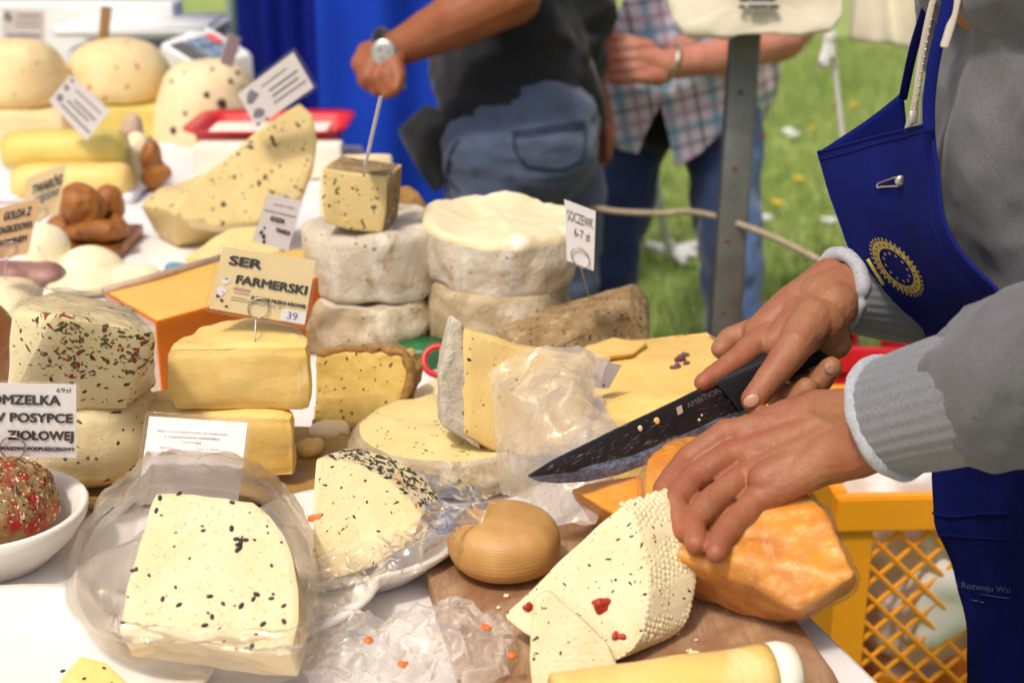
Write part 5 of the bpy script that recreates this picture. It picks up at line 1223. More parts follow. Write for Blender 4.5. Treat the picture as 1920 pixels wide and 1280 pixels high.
AG = [[apm.verts[j*(NU+1)+i].co.copy() for i in range(NU+1)] for j in range(NV+1)]
def AP(u, v, off=-.0018):
    x = max(0, min(NU-1e-4, u*NU)); y = max(0, min(NV-1e-4, v*NV)); i, j = int(x), int(y); a, b = x-i, y-j
    p = AG[j][i].lerp(AG[j][i+1], a).lerp(AG[j+1][i].lerp(AG[j+1][i+1], a), b)
    n = (AG[j][i+1]-AG[j][i]).cross(AG[j+1][i]-AG[j][i]).normalized()
    if n.dot(CAM-p) < 0: n = -n
    return p+n*abs(off)
ap = place('apron', evaluated(apm, [('SOLIDIFY', dict(thickness=.0016, offset=0))]), M['apron'], vend)
from mathutils.bvhtree import BVHTree
bva = BVHTree.FromPolygons([AG[j][i] for j in range(NV+1) for i in range(NU+1)], [(j*(NU+1)+i, j*(NU+1)+i+1, (j+1)*(NU+1)+i+1, (j+1)*(NU+1)+i) for j in range(NV) for i in range(NU)])
hd_ = [o for o in vend.children if o.name.startswith('hoodie')][0]
for vv_ in hd_.data.vertices:                    # cloth under the apron stays behind it
    p = vv_.co+vend.location
    t_ = max(0, min(1, (p-eN).dot(wN-eN)/(wN-eN).length_squared))
    if (p-eN.lerp(wN, t_)).length < .085: continue
    q, n_, _, ds = bva.find_nearest(p)
    if q is None or ds > .07: continue
    if n_.dot(CAM-q) < 0: n_ = -n_
    if (p-q).dot(n_) > -.004: vv_.co += n_*(-.004-(p-q).dot(n_))
hd_.data.update()
def band(name, uv, r, mat, off=.001): return place(name, tube([AP(u, v, off) for u, v in uv], r, 6), mat, ap)
band('bib_hem', [(i/30, .0) for i in range(31)], .0013, M['apron']); band('bib_hem', [(i/30, .022) for i in range(31)], .0008, M['apron'], .0012)
band('edge_hem', [(.995, .0+.36*i/30) for i in range(31)], .0012, M['apron']); band('edge_hem', [(.005, .0+.36*i/30) for i in range(31)], .0012, M['apron'])
band('edge_hem', [(.90, .0+.36*i/30) for i in range(31)], .0007, M['apron'], .0012)
band('pocket_seam', [(i/40, .63+.004*math.sin(i*.3)) for i in range(41)], .0016, M['apron']); band('pocket_seam', [(i/40, .66) for i in range(41)], .0009, M['apron'])
FB = [[W(1535, 285, 1.271), W(1570, 262, 1.29), W(1630, 222, 1.31), W(1693, 172, 1.315)], [W(1592, 460, 1.267), W(1625, 440, 1.29), W(1670, 400, 1.32), W(1715, 380, 1.33)], [W(1650, 555, 1.277), W(1680, 545, 1.30), W(1715, 530, 1.33), W(1745, 520, 1.35)]]
place('bib_side', evaluated(patch(FB, 20, 20, None), [('SOLIDIFY', dict(thickness=.0016, offset=0))]), M['apron'], vend)
# straps to the neck
def strap(name, pts, wd, mat):
    P = spline(pts, 20); bm = bmesh.new(); rows = []
    for i, p in enumerate(P):
        t = (P[min(i+1, 20)]-P[max(i-1, 0)]).normalized(); s = t.cross(CAM-p).normalized(); rows.append((bm.verts.new(p-s*wd/2), bm.verts.new(p+s*wd/2)))
    for a_, b_ in zip(rows[:-1], rows[1:]): bm.faces.new((a_[0], a_[1], b_[1], b_[0]))
    return place(name, evaluated(bm, [('SOLIDIFY', dict(thickness=.002)), ('SUBSURF', dict(levels=1, render_levels=1))]), mat, vend)
strap('neck_strap', [W(1742, 250, 1.045), W(1742, 190, 1.04), W(1752, 110, 1.03), W(1775, 20, 1.02), W(1810, -100, 1.02), Vector((.42, 1.04, 1.45))], .010, M['apron'])
strap('neck_strap', [W(1692, 190, 1.312), W(1700, 150, 1.29), W(1716, 80, 1.25), W(1742, 0, 1.21), W(1775, -100, 1.17), Vector((.41, 1.16, 1.45))], .009, M['apron'])
strap('zip_tape', [W(1700, 250, 1.115), W(1716, 190, 1.10), W(1727, 110, 1.09), W(1745, 20, 1.08), W(1775, -90, 1.08)], .006, M['zip_tape'])
strap('zip_tape', [W(1770, 90, 1.02), W(1785, 40, 1.02), W(1800, -20, 1.02), W(1830, -90, 1.02)], .007, M['zip_tape'])
place('zip_slider', refine(hull([W(x, y, d_) for x, y in ((1706, 208), (1722, 206), (1720, 232), (1706, 234)) for d_ in (1.085, 1.093)]), .001, 1, ()), M['zip'], vend)
bm = bmesh.new()
for i in range(16):
    a_, b_ = W(1714, 205-i*14, 1.092-.0008*i), W(1714+i*2.4, 205-i*14, 1.090-.0008*i); tube([W(1712+i*2.6, 205-i*14, 1.088-.001*i), W(1718+i*2.6, 205-i*14, 1.088-.001*i)], .0010, 5, bm)
place('zip_teeth', bm, M['zip'], vend)
# emblem: toothed gold ring with stars, and its twin near the edge; pin; pale print
def find_uv(px, py):
    best = None
    for j in range(NV+1):
        for i in range(NU+1):
            q = AG[j][i]-CAM; dd = q.dot(FW); x = 960+F*q.dot(RT)/dd; y = 640-F*q.dot(UP)/dd; e2 = (x-px)**2+(y-py)**2
            if best is None or e2 < best[0]: best = (e2, i/NU, j/NV)
    return best[1], best[2]
u0, v0 = find_uv(1681, 501)
P0 = AP(u0, v0); du = (AP(u0+.05, v0)-AP(u0-.05, v0)).length/.1; dv = (AP(u0, v0+.02)-AP(u0, v0-.02)).length/.04
def px_of(p):
    q = p-CAM; dd = q.dot(FW); return 960+F*q.dot(RT)/dd, 640-F*q.dot(UP)/dd
def uv_at(px, py, uv=None):
    u, v = uv or find_uv(px, py)
    for _ in range(7):
        a0 = px_of(AP(u, v)); a1 = px_of(AP(u+.01, v)); a2 = px_of(AP(u, v+.005))
        j = ((a1[0]-a0[0])/.01, (a2[0]-a0[0])/.005, (a1[1]-a0[1])/.01, (a2[1]-a0[1])/.005); det = j[0]*j[3]-j[1]*j[2]
        ex, ey = px-a0[0], py-a0[1]; u += (ex*j[3]-ey*j[1])/det; v += (j[0]*ey-j[2]*ex)/det
        u = max(0, min(1, u)); v = max(0, min(1, v))
    return u, v
def em(x, y, off=.0018):
    px, py = 1681+68*x*.66+30*y*.75, 501+68*x*.75-30*y*.66
    return AP(*uv_at(px, py, (u0, v0)), off)
def flatring(r0f, r1f, n, name, mat):
    bm = bmesh.new(); A_ = []; B_ = []
    for i in range(n):
        th = 2*math.pi*i/n; A_.append(bm.verts.new(em(r0f(i)*math.cos(th), r0f(i)*math.sin(th)))); B_.append(bm.verts.new(em(r1f(i)*math.cos(th), r1f(i)*math.sin(th))))
    for i in range(n): bm.faces.new((A_[i], A_[(i+1) % n], B_[(i+1) % n], B_[i]))
    return place(name, bm, mat, ap, False)
flatring(lambda i: .64, lambda i: .90, 72, 'emblem_ring', M['gold'])
for k in range(36):
    th = 2*math.pi*k/36; bm = bmesh.new(); bm.faces.new([bm.verts.new(em(rr*math.cos(th+dt), rr*math.sin(th+dt))) for rr, dt in ((.93, -.045), (.93, .045), (1.02, .03), (1.02, -.03))]); place('emblem_ray', bm, M['gold'], ap, False)
for k in range(12):
    th = 2*math.pi*k/12; cx, cy = .48*math.cos(th), .48*math.sin(th); bm = bmesh.new()
    bm.faces.new([bm.verts.new(em(cx+(.07 if q % 2 == 0 else .03)*math.cos(q*math.pi/5), cy+(.07 if q % 2 == 0 else .03)*math.sin(q*math.pi/5))) for q in range(10)]); place('emblem_star', bm, M['gold'], ap, False)
for k in range(22):
    th = 2*math.pi*k/22+.1; bm = bmesh.new(); bm.faces.new([bm.verts.new(em(rr*math.cos(th+dt), rr*math.sin(th+dt), .0024)) for rr, dt in ((.72, -.05), (.72, .03), (.82, .05), (.82, -.02))]); place('emblem_mark', bm, M['denim_seam'], ap, False)
band('emblem_strip', [uv_at(1626+30*i/8, 486+48*i/8) for i in range(9)], .0022, M['gold'], .0010)
sp_uv = find_uv(1675, 340); pin = lambda x, y: AP(sp_uv[0]+x/du, sp_uv[1]-y/dv, .003)
place('safety_pin', tube([pin(*p) for p in ((-.018, .004), (.012, .005), (.020, .002), (.021, -.003), (.014, -.004), (-.014, .0), (-.019, .0), (-.0205, .002), (-.018, .004))], .0009, 8), M['zip'], ap)
place('pin_head', union(ell(bmesh.new(), pin(.019, 0), (.005, .003, .005)), .0012, 2), M['zip'], ap)
uv = find_uv(1862, 1105)
def pr(px, py): return AP(*uv_at(px, py, uv), .0022)
text_on('apron_print', 'i Rozwoju Wsi', 17, lambda x, y: pr(1845+x, 1101-y+x*.11), M['apron_print'], ap)
for x0, y0, x1, y1 in ((1838, 1113, 1893, 1121), (1822, 1124, 1834, 1126), (1838, 1127, 1845, 1129)): place('printed_line', tube([pr(x0, y0), pr((x0+x1)/2, (y0+y1)/2), pr(x1, y1)], .0004, 5), M['apron_print'], ap)
# vendor trousers, shoes, hair
bm = bmesh.new(); ell(bm, Vector((.55, 1.12, .88)), (.105, .16, .12))
for y in (1.04, 1.21): chain(bm, [(Vector((.55, y, .86)), .088), (Vector((.56, y, .47)), .066), (Vector((.575, y, .10)), .058)])
place('trousers', union(bm, .010, 4, [(.008, 12)]), M['jeans'], vend)
for y in (1.04, 1.21): bm = bmesh.new(); ell(bm, Vector((.56, y, .045)), (.05, .045, .043)); ell(bm, Vector((.49, y, .036)), (.085, .046, .034)); place('shoe', union(bm, .006, 3), M['shoe'], vend)
place('hair', hair_mesh(Vector((.36, 1.10, 1.56)), fd, .1), M['hair'], vend)
# ---------------- man in charcoal shirt counting change
DA = 3.0
mana = empty('person', Vector((W(980, 400, DA).x, W(980, 400, DA).y, 0)), 'man in charcoal shirt and grey blue jeans holding out a hand with a wristwatch', 'person')
wa = lambda x, y, d=0: W(x, y, DA+d)
B = bmesh.new()
hc = wa(985, -560); fa = Vector((-.7, .7, 0)).normalized(); head_parts(B, hc, fa)
shL, shR = wa(900, -330, -.16), wa(1110, -310, .14); elL = wa(960, -10, -.30); wrL = wa(742, 92, -.22)
elR = wa(1128, -20, .20); wrR = wa(1118, 165, .18)
ell(B, wa(980, -100), (.14, .13, .28)); ell(B, wa(985, 210), (.14, .12, .16))
feet = []
for x0, dx in ((905, -.03), (1045, .05)):
    hip = wa(x0+15, 330, dx); kn_ = Vector((hip.x, hip.y, .48)); an = Vector((hip.x+.01, hip.y+.03, .09)); feet.append(an); chain(B, [(hip, .055), (kn_, .042), (an, .034)]); chain(B, [(an-Vector((0, 0, .04)), .032), (an+fa*.14-Vector((0, 0, .05)), .03)])
chain(B, [(shL, .055), (elL, .048)]); chain(B, [(shR, .055), (elR, .04)])
bb = union(B, .010, 4)
H = bmesh.new()
chain(H, [(elL, .060), (wa(860, 35, -.27), .056), (wa(790, 70, -.24), .044), (wrL, .036), (wa(712, 105, -.21), .036)])
for i, (x, y, d_) in enumerate([(690, 100, -.19), (683, 125, -.21), (690, 145, -.23)]): chain(H, [(wa(720, 100, -.21), .034), (wa(x, y, d_), .024)])
for x, y, d_, x2, y2 in [(672, 120, -.2, 690, 160), (690, 140, -.22, 706, 172), (708, 145, -.24, 722, 176), (725, 140, -.25, 735, 172)]:
    chain(H, [(wa(x+14, y-22, d_), .021), (wa(x, y, d_-.01), .0155), (wa(x2, y2, d_-.015), .012)])
chain(H, [(wa(738, 118, -.25), .020), (wa(748, 145, -.27), .015), (wa(742, 166, -.28), .012)])
chain(H, [(elR, .034), (wa(1122, 80, .2), .030), (wrR, .023), (wa(1128, 215, .16), .027)])
for i, (x, y, x2, y2, x3, y3) in enumerate([(1138, 255, 1138, 285, 1128, 310), (1130, 262, 1126, 300, 1115, 335), (1122, 262, 1112, 305, 1103, 345), (1113, 258, 1102, 310, 1094, 362)]):
    d_ = .13+.012*i; chain(H, [(wa(1124, 220, d_+.02), .019), (wa(x, y, d_), .0125), (wa(x2, y2, d_), .011), (wa(x3, y3, d_), .0085)])
chain(H, [(wa(1136, 225, .14), .018), (wa(1143, 262, .11), .013), (wa(1140, 295, .10), .010)])
hm = union(H, .004, 4, [(.002, 30)])
place('body', join_meshes([bb, hm]), M['skin_dark'], mana)
# shirt
bm = bmesh.new(); ell(bm, wa(950, -120), (.165, .15, .33)); ell(bm, wa(955, 110, -.01), (.170, .15, .22)); ell(bm, wa(965, 200), (.165, .15, .10)); ell(bm, wa(1000, -330), (.19, .14, .10)); ell(bm, wa(1050, 60, .05), (.11, .12, .24))
chain(bm, [(shL, .078), (shL.lerp(elL, .75), .072)]); chain(bm, [(shR, .075), (shR.lerp(elR, .8), .062)])
me = union(bm, .010, 4); me.update(); ns = [v.normal.copy() for v in me.vertices]
for v, n in zip(me.vertices, ns): c = v.co.copy(); v.co += n*(.022*nz(Vector((c.x*1.0+c.z*.9, c.y, c.z*1.6)), 9, 2)+.009*nz(Vector((c.x+c.z*.8, c.y, c.z*1.4)), 24, 3))
place('shirt', me, M['tshirt'], mana)
# jeans
bm = bmesh.new(); ell(bm, wa(985, 215), (.165, .16, .115)); ell(bm, wa(1010, 275, -.02), (.130, .145, .13)); ell(bm, wa(920, 290, -.02), (.11, .13, .12))
for x0, an, dx in ((905, feet[0], -.03), (1045, feet[1], .05)):
    hip = wa(x0+10, 345, dx); chain(bm, [(hip, .098), (Vector((an.x-.01, an.y-.03, .48)), .078), (an, .062)])
me = union(bm, .009, 4); me.update(); ns = [v.normal.copy() for v in me.vertices]
for v, n in zip(me.vertices, ns): c = v.co.copy(); v.co += n*(.010*nz(Vector((c.x, c.y, c.z*2)), 10, 7)+.005*nz(Vector((c.x+c.z*.5, c.y, c.z*2)), 24, 3))
jn = place('jeans', me, M['jeans_grey'], mana)
bpy.context.view_layer.update()
def on_obj(o, px, py, lift=.003):
    d = ray(px, py).normalized(); base = o.matrix_world.translation; hit, loc, nn, _ = o.ray_cast(CAM-base, d)
    return (loc+base-d*lift) if hit else W(px, py, 2.9)
def seam(pts, n=24, r=.003): return place('seam', tube([on_obj(jn, x, y) for x, y in [(p.x, p.y) for p in spline([Vector((a_, b_, 0)) for a_, b_ in pts], n)]], r, 6), M['denim_seam'], mana)
seam([(962, 248), (1030, 238), (1096, 228)]); seam([(962, 250), (968, 285), (990, 310)]); seam([(990, 310), (1050, 316), (1088, 300)]); seam([(1088, 300), (1096, 270), (1096, 230)]); seam([(966, 256), (1030, 246), (1096, 237)], r=.002)
seam([(860, 262), (840, 300), (838, 360)]); seam([(846, 300), (838, 330), (860, 358)])
# apron pouch at his front
pts = [wa(x, y, d_) for x, y, d_ in ((742, 246, .05), (800, 190, .0), (868, 225, -.10), (862, 290, -.10), (812, 372, .02), (840, 350, -.04), (770, 300, .05), (790, 215, .12), (850, 240, .14), (820, 350, .12))]
place('pouch', union(hull(pts), .008, 4, [(.012, 12)]), M['black_cloth'], mana)
# belt at the back
place('belt', tube(spline([wa(1080, 105, .0), wa(1092, 140, -.04), wa(1106, 180, -.03), wa(1114, 225, .02)], 16), [.030]*17, 10), M['black_cloth'], mana)
# watch
wc = wa(722, 88, -.255); axw = (wrL-wa(790, 70, -.24)).normalized(); u = axw.orthogonal().normalized(); vv2 = axw.cross(u); wcen = wa(728, 96, -.218)
place('watch_strap', tube([wcen+(u*math.cos(k*math.pi/20)+vv2*math.sin(k*math.pi/20))*.0385 for k in range(40)], .013, 8, closed=True), M['black_cloth'], mana)
nw = (CAM-wcen).normalized(); nw = (nw-axw*nw.dot(axw)*.6).normalized(); fc_ = wcen+nw*.040
def disc(c, n, r, h, seg=28):
    q = n.to_track_quat('Z', 'Y').to_matrix().to_4x4(); bm = lathe(Vector((0, 0, 0)), [(0, 0), (r, 0), (r, h*.7), (r*.9, h), (0, h)], seg); bmesh.ops.transform(bm, matrix=Matrix.Translation(c) @ q, verts=bm.verts); return bm
place('watch_case', disc(fc_, nw, .027, .010), M['zip'], mana); dl = place('watch_dial', disc(fc_+nw*.0102, nw, .020, .001), plain('silver dial', (.42, .42, .38), .4, var=.2, vs=200), mana)
for k in range(3):
    th = k*2.1+.5; uu = nw.orthogonal().normalized(); w3 = nw.cross(uu); place('watch_subdial', disc(fc_+nw*.0112+(uu*math.cos(th)+w3*math.sin(th))*.010, nw, .0036, .0006, 16), M['ink_grey'], dl)
bn = thing('banknote', refine(hull([wa(744, 155, -.25), wa(758, 140, -.25), wa(762, 165, -.25), wa(745, 170, -.25), wa(744, 155, -.245), wa(762, 165, -.245)]), 0, 1, ()), plain('green grey paper', (.38, .42, .30), .7), 'folded banknote held in the watch hand', 'banknote')
place('hair', hair_mesh(hc, fa), M['hair'], mana)
for an in feet: bm = bmesh.new(); ell(bm, an-Vector((0, 0, .042)), (.05, .05, .045)); ell(bm, Vector((an.x, an.y, .036))+fa*.08, (.055, .055, .035)); place('shoe', union(bm, .008, 3), M['shoe'], mana)
# ---------------- man in plaid shirt
DB = 3.55
manb = empty('person', Vector((W(1280, 500, DB).x, W(1280, 500, DB).y, 0)), 'man in open plaid shirt and dark jeans standing behind the steel post', 'person')
wb = lambda x, y, d=0: W(x, y, DB+d)
m, t, b = newmat('plaid cloth'); v = obj_coord(t); mp = N(t, 'ShaderNodeMapping'); mp.inputs['Rotation'].default_value = (0, .22, 0); t.links.new(v, mp.inputs[0])
sx = N(t, 'ShaderNodeSeparateXYZ'); t.links.new(mp.outputs[0], sx.inputs[0])
def stripes(sock, freq, lo, hi, ph=0):
    a_ = N(t, 'ShaderNodeMath', operation='MULTIPLY_ADD'); t.links.new(sock, a_.inputs[0]); a_.inputs[1].default_value = freq; a_.inputs[2].default_value = ph
    f_ = N(t, 'ShaderNodeMath', operation='FRACT'); t.links.new(a_.outputs[0], f_.inputs[0])
    return ramp(t, f_.outputs[0], [(lo-.02, 0.), (lo, .65), (hi, .65), (min(.999, hi+.02), 0.)])
col = (.80, .72, .80)
for sock, fr, lo, hi, ph, cc in ((sx.outputs[0], 9, .1, .26, 0, (.10, .36, .50)), (sx.outputs[2], 9, .1, .24, 0, (.12, .36, .50)), (sx.outputs[0], 9, .48, .53, 0, (.45, .20, .34)), (sx.outputs[2], 9, .45, .55, 0, (.55, .30, .45)), (sx.outputs[0], 9, .78, .84, 0, (.02, .025, .08)), (sx.outputs[2], 9, .80, .84, 0, (.02, .025, .08))):
    col = mixcol(t, stripes(sock, fr, lo, hi, ph), col, cc)
t.links.new(col, b.inputs['Base Color']); b.inputs['Roughness'].default_value = .85; M['plaid'] = m
B = bmesh.new(); hcB = wb(1300, -830); fb_ = Vector((-.3, -.95, 0)).normalized(); head_parts(B, hcB, fb_)
ell(B, wb(1290, -200), (.15, .12, .30)); ell(B, wb(1280, 130), (.14, .11, .16)); fB = []
for x0, kx, d_ in ((1185, 1140, .03), (1350, 1372, -.03)):
    hip = wb(x0, 250, d_); kn_ = wb(kx, 500, d_); an = Vector((kn_.x+(-.03 if kx < 1200 else .02), kn_.y+.03, .09)); fB.append(an); chain(B, [(hip, .06), (kn_, .045), (an, .034)]); chain(B, [(an-Vector((0, 0, .04)), .035), (an+fb_*.13-Vector((0, 0, .05)), .03)])
shBL, shBR = wb(1520, -560, .0), wb(1080, -560, .02); eBL = wb(1545, -10, -.12); wBL = wb(1275, 120, -.30); eBR = wb(1075, -60, -.05); wBR = wb(1150, 95, -.25)
chain(B, [(shBL, .055), (eBL, .045)]); chain(B, [(shBR, .055), (eBR, .045), (wBR, .032)])
bb = union(B, .010, 4)
H = bmesh.new(); chain(H, [(eBL, .048), (wb(1470, 75, -.18), .050), (wb(1360, 105, -.26), .044), (wBL, .036), (wb(1245, 122, -.32), .034)])
chain(H, [(wb(1240, 120, -.32), .034), (wb(1190, 105, -.33), .026)]); chain(H, [(wb(1235, 140, -.32), .028), (wb(1190, 135, -.33), .022)])
for x, y, x2, y2 in ((1190, 88, 1145, 92), (1188, 108, 1136, 112), (1190, 128, 1140, 132), (1195, 146, 1150, 150)): chain(H, [(wb(x+25, y, -.33), .018), (wb(x, y, -.345), .0145), (wb(x2, y2, -.33), .0115)])
chain(H, [(wb(1215, 90, -.32), .018), (wb(1180, 76, -.33), .013), (wb(1150, 72, -.32), .010)])
hm = union(H, .004, 4, [(.002, 30)]); place('body', join_meshes([bb, hm]), M['skin_fair'], manb)
# shirt: torso plus two open front tails
bm = bmesh.new(); ell(bm, wb(1290, -230), (.19, .14, .34)); ell(bm, wb(1290, 60), (.185, .13, .20)); ell(bm, wb(1300, -500), (.2, .13, .10)); ell(bm, wb(1400, 130, .03), (.085, .10, .16))
chain(bm, [(shBL, .08), (shBL.lerp(eBL, .6), .07)]); chain(bm, [(shBR, .08), (shBR.lerp(eBR, .7), .07)])
place('shirt', union(bm, .010, 4, [(.012, 10), (.006, 24)], 3), M['plaid'], manb)
def tail(ctrl, sd_):
    bm = patch([[wb(*p) for p in r] for r in ctrl], 24, 24, lambda p, u, v: p+Vector((0, -.012*nz(p, 12, sd_)-.005*nz(p, 30, sd_), 0)))
    place('shirt_tail', evaluated(bm, [('SOLIDIFY', dict(thickness=.003))]), M['plaid'], manb)
tail([[(1118, 110, -.18), (1190, 110, -.21), (1255, 110, -.21)], [(1118, 190, -.17), (1180, 190, -.20), (1240, 185, -.20)], [(1115, 245, -.15), (1160, 255, -.17), (1212, 245, -.17)], [(1140, 262, -.14), (1168, 280, -.15), (1196, 288, -.15)]], 2)
tail([[(1228, 110, -.21), (1310, 110, -.21), (1390, 110, -.16), (1440, 100, -.04)], [(1238, 190, -.21), (1310, 180, -.20), (1385, 170, -.15), (1443, 150, -.03)], [(1255, 260, -.19), (1310, 240, -.18), (1375, 220, -.14), (1440, 190, -.02)], [(1265, 312, -.17), (1310, 290, -.16), (1345, 255, -.14), (1425, 215, -.04)]], 4)
bm = bmesh.new(); ell(bm, wb(1270, 190), (.155, .115, .11))
for (x0, kx, d_), an in zip(((1185, 1140, .03), (1350, 1372, -.03)), fB): chain(bm, [(wb(x0, 235, d_), .105), (wb(kx, 500, d_), .082), (an, .068)])
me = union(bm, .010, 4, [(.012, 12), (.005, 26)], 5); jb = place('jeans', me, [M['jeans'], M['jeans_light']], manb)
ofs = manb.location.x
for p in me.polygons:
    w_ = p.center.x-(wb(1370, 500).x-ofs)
    if p.center.x > (wb(1290, 400).x-ofs): p.material_index = 1 if p.normal.x > -.05+.25*nz(p.center, 6, 2) else 0  # right-facing side of one leg takes the paler denim
bm = ell(bmesh.new(), wb(1235, 215, -.12), (.06, .05, .10)); place('undershirt', union(bm, .008, 3, [(.008, 14)]), M['black_cloth'], manb)
place('bracelet', tube([wb(1262, 120, -.31)+Vector((.012*math.cos(k*.314), -.042*math.sin(k*.314), .042*math.cos(k*.314))) for k in range(20)], .005, 8, closed=True), M['zip'], manb)
place('hair', hair_mesh(hcB, fb_), M['hair'], manb)
for an in fB: bm = bmesh.new(); ell(bm, an-Vector((0, 0, .042)), (.05, .05, .045)); ell(bm, Vector((an.x, an.y, .036))+fb_*.08, (.055, .055, .035)); place('shoe', union(bm, .008, 3), M['shoe'], manb)
# printing on the canvas bag
for x0, x1, y0, y1 in ((1388, 1406, -6, 4), (1409, 1454, -6, 4), (1386, 1398, 11, 16), (1404, 1440, 10, 16), (1443, 1461, 10, 16)):
    place('bag_print', slab([W(x, y, 2.366) for x, y in ((x0, y0), (x1, y0), (x1, y1), (x0, y1))], Vector((0, .006, 0)), 0), M['denim_seam'], BAG, False)
# ================================================================== CARDS
def card(name, label, corners, y, mat, lines=(), sleeve=.0, wire=None, extra=None, normal=None, ydep=None):
    """corners: TL, TR, BR, BL in pixels; y: distance of the upright plane (or per-corner list)"""
    ys = y if isinstance(y, (list, tuple)) else [y]*4
    P = [Y(cx, cy, yy) for (cx, cy), yy in zip(corners, ys)]
    nn = (P[1]-P[0]).cross(P[3]-P[0]).normalized()
    if nn.dot(CAM-P[0]) < 0: nn = -nn
    base = (P[2]+P[3])/2; wend = wire if wire is not None else None
    e = empty(name, wend if wend is not None else base, label, 'price card')
    me = refine(slab(P, -nn*.0008, 0), 0, 0, ()); place('card', me, mat, e, False)
    wpx = math.hypot(corners[1][0]-corners[0][0], corners[1][1]-corners[0][1]); hpx = math.hypot(corners[3][0]-corners[0][0], corners[3][1]-corners[0][1])
    def at(u, v, lift=.0006): return P[0].lerp(P[1], u).lerp(P[3].lerp(P[2], u), v)+nn*lift
    for ln in lines:
        s, u, v, hgt, mt = ln[:5]; bold = ln[5] if len(ln) > 5 else 0; wid = ln[6] if len(ln) > 6 else None
        me = text_mesh(s, 1.0, 0)
        if bold >= .02:
            b3_ = bmesh.new()
            for q_, (dx_, dy_) in enumerate(((0, 0), (.05, 0), (-.05, 0), (.025, .03), (-.025, -.03), (0, .03), (0, -.03))):
                m3 = me.copy(); m3.transform(Matrix.Translation((dx_, dy_, q_*.00012))); b3_.from_mesh(m3); bpy.data.meshes.remove(m3)
            b3_.to_mesh(me); b3_.free()
        xs = [q.co.x for q in me.vertices]
        if not xs: continue
        k = hgt/hpx*1.38                                    # cap height about .72 of size
        wnow = (max(xs)-min(xs)); kx = (wid/wnow) if wid else k*hpx/wpx
        for q in me.vertices: q.co = at(u+q.co.x*kx, v-q.co.y*k, .0006+q.co.z)
        place('lettering', me, M[mt], e, False)
    if sleeve:
        Q = [at(-sleeve, -sleeve*1.2, .0012), at(1+sleeve, -sleeve*1.2, .0012), at(1+sleeve, 1+sleeve*1.2, .0012), at(-sleeve, 1+sleeve*1.2, .0012)]
        bm = bmesh.new(); pts = []
        for i in range(4):
            c = Q[i]; a_ = (Q[i-1]-c); b_ = (Q[(i+1) % 4]-c); r_ = .003
            for k in range(4):
                tt = k/3; pts.append(c+a_.normalized()*r_*(1-tt)**2+b_.normalized()*r_*tt**2)
        place('sleeve', slab(pts, nn*.0003, 0), M['sleeve'], e, False)
        place('sleeve_edge', tube([p+nn*.0002 for p in pts], .0007, 5, closed=True), M['sleeve'], e)
    if wend is not None:
        c = at(.5, .86, .0025); r_ = min(.011, (P[3]-P[0]).length*.16); ux = (P[1]-P[0]).normalized(); uy = (P[0]-P[3]).normalized()
        loop = [c+ux*r_*math.cos(k*.3)+uy*r_*math.sin(k*.3) for k in range(-4, 19)]
        place('wire', tube(loop, .0007, 6), M['wire'], e)
        place('wire_stem', tube(spline([c-uy*r_, (c-uy*r_).lerp(wend, .5)+nn*.001, wend], 8), .0007, 6), M['wire'], e)
    return e, at, P, nn
def marks(e, at, items, mat, name='drawing'):
    """small printed shapes: list of (u, v, ru, rv)"""
    for u, v, ru, rv in items:
        bm = bmesh.new(); bm.faces.new([bm.verts.new(at(u+ru*math.cos(k*.7854+.4)*(1+.25*math.sin(k*2.3+u*50)), v+rv*math.sin(k*.7854+.4)*(1+.25*math.cos(k*1.7+v*50)), .0007)) for k in range(8)]); place(name, bm, M[mat], e, False)
def rules(e, at, items, mat, name='printed_line'):
    for u0_, u1_, v, th in items:
        bm = bmesh.new(); bm.faces.new([bm.verts.new(at(*p, .0007)) for p in ((u0_, v-th), (u1_, v-th), (u1_, v+th), (u0_, v+th))]); place(name, bm, M[mat], e, False)
e, at, P, nn = card('price_card', 'cream SER FARMERSKI card in a clear sleeve above the yellow half cheeses', [(418, 462), (592, 488), (571, 610), (392, 578)], [1.285, 1.285, 1.27, 1.27], M['card_cream'],
     [('SER', .27, .20, 17, 'ink', .035, .36), ('FARMERSKI', .59, .48, 16, 'ink', .035, .76), ('SUROWE MLEKO KROWIE', .69, .72, 6.5, 'ink', .03, .58), ('PODPUSZCZKA, SÓL', .57, .80, 6, 'ink_grey', .0, .40)], .035, wire=G(478, 640, TZ+.149))
marks(e, at, [(.06, .78, .022, .03), (.11, .84, .022, .022), (.17, .92, .02, .018), (.115, .50, .02, .022)], 'ink'); marks(e, at, [(.11, .53, .045, .06), (.085, .70, .05, .07)], 'card'); marks(e, at, [(.12, .52, .018, .016), (.10, .72, .012, .03)], 'ink_grey')
rules(e, at, [(.20, .38, .62, .02), (.22, .38, .68, .008)], 'ink_pink'); rules(e, at, [(.2, .36, .76, .005), (.2, .36, .80, .005)], 'ink_grey')
bm = bmesh.new(); bm.faces.new([bm.verts.new(at(*p, .0009)) for p in ((.74, .80), (1.0, .80), (1.0, .985), (.74, .985))]); place('price_sticker', bm, M['card'], e, False)
me = text_mesh('39', 1.0, .0)
for q in me.vertices: q.co = at(.86+q.co.x*.12, .895-q.co.y*.16, .0012)
place('lettering', me, M['ink_blue'], e, False)
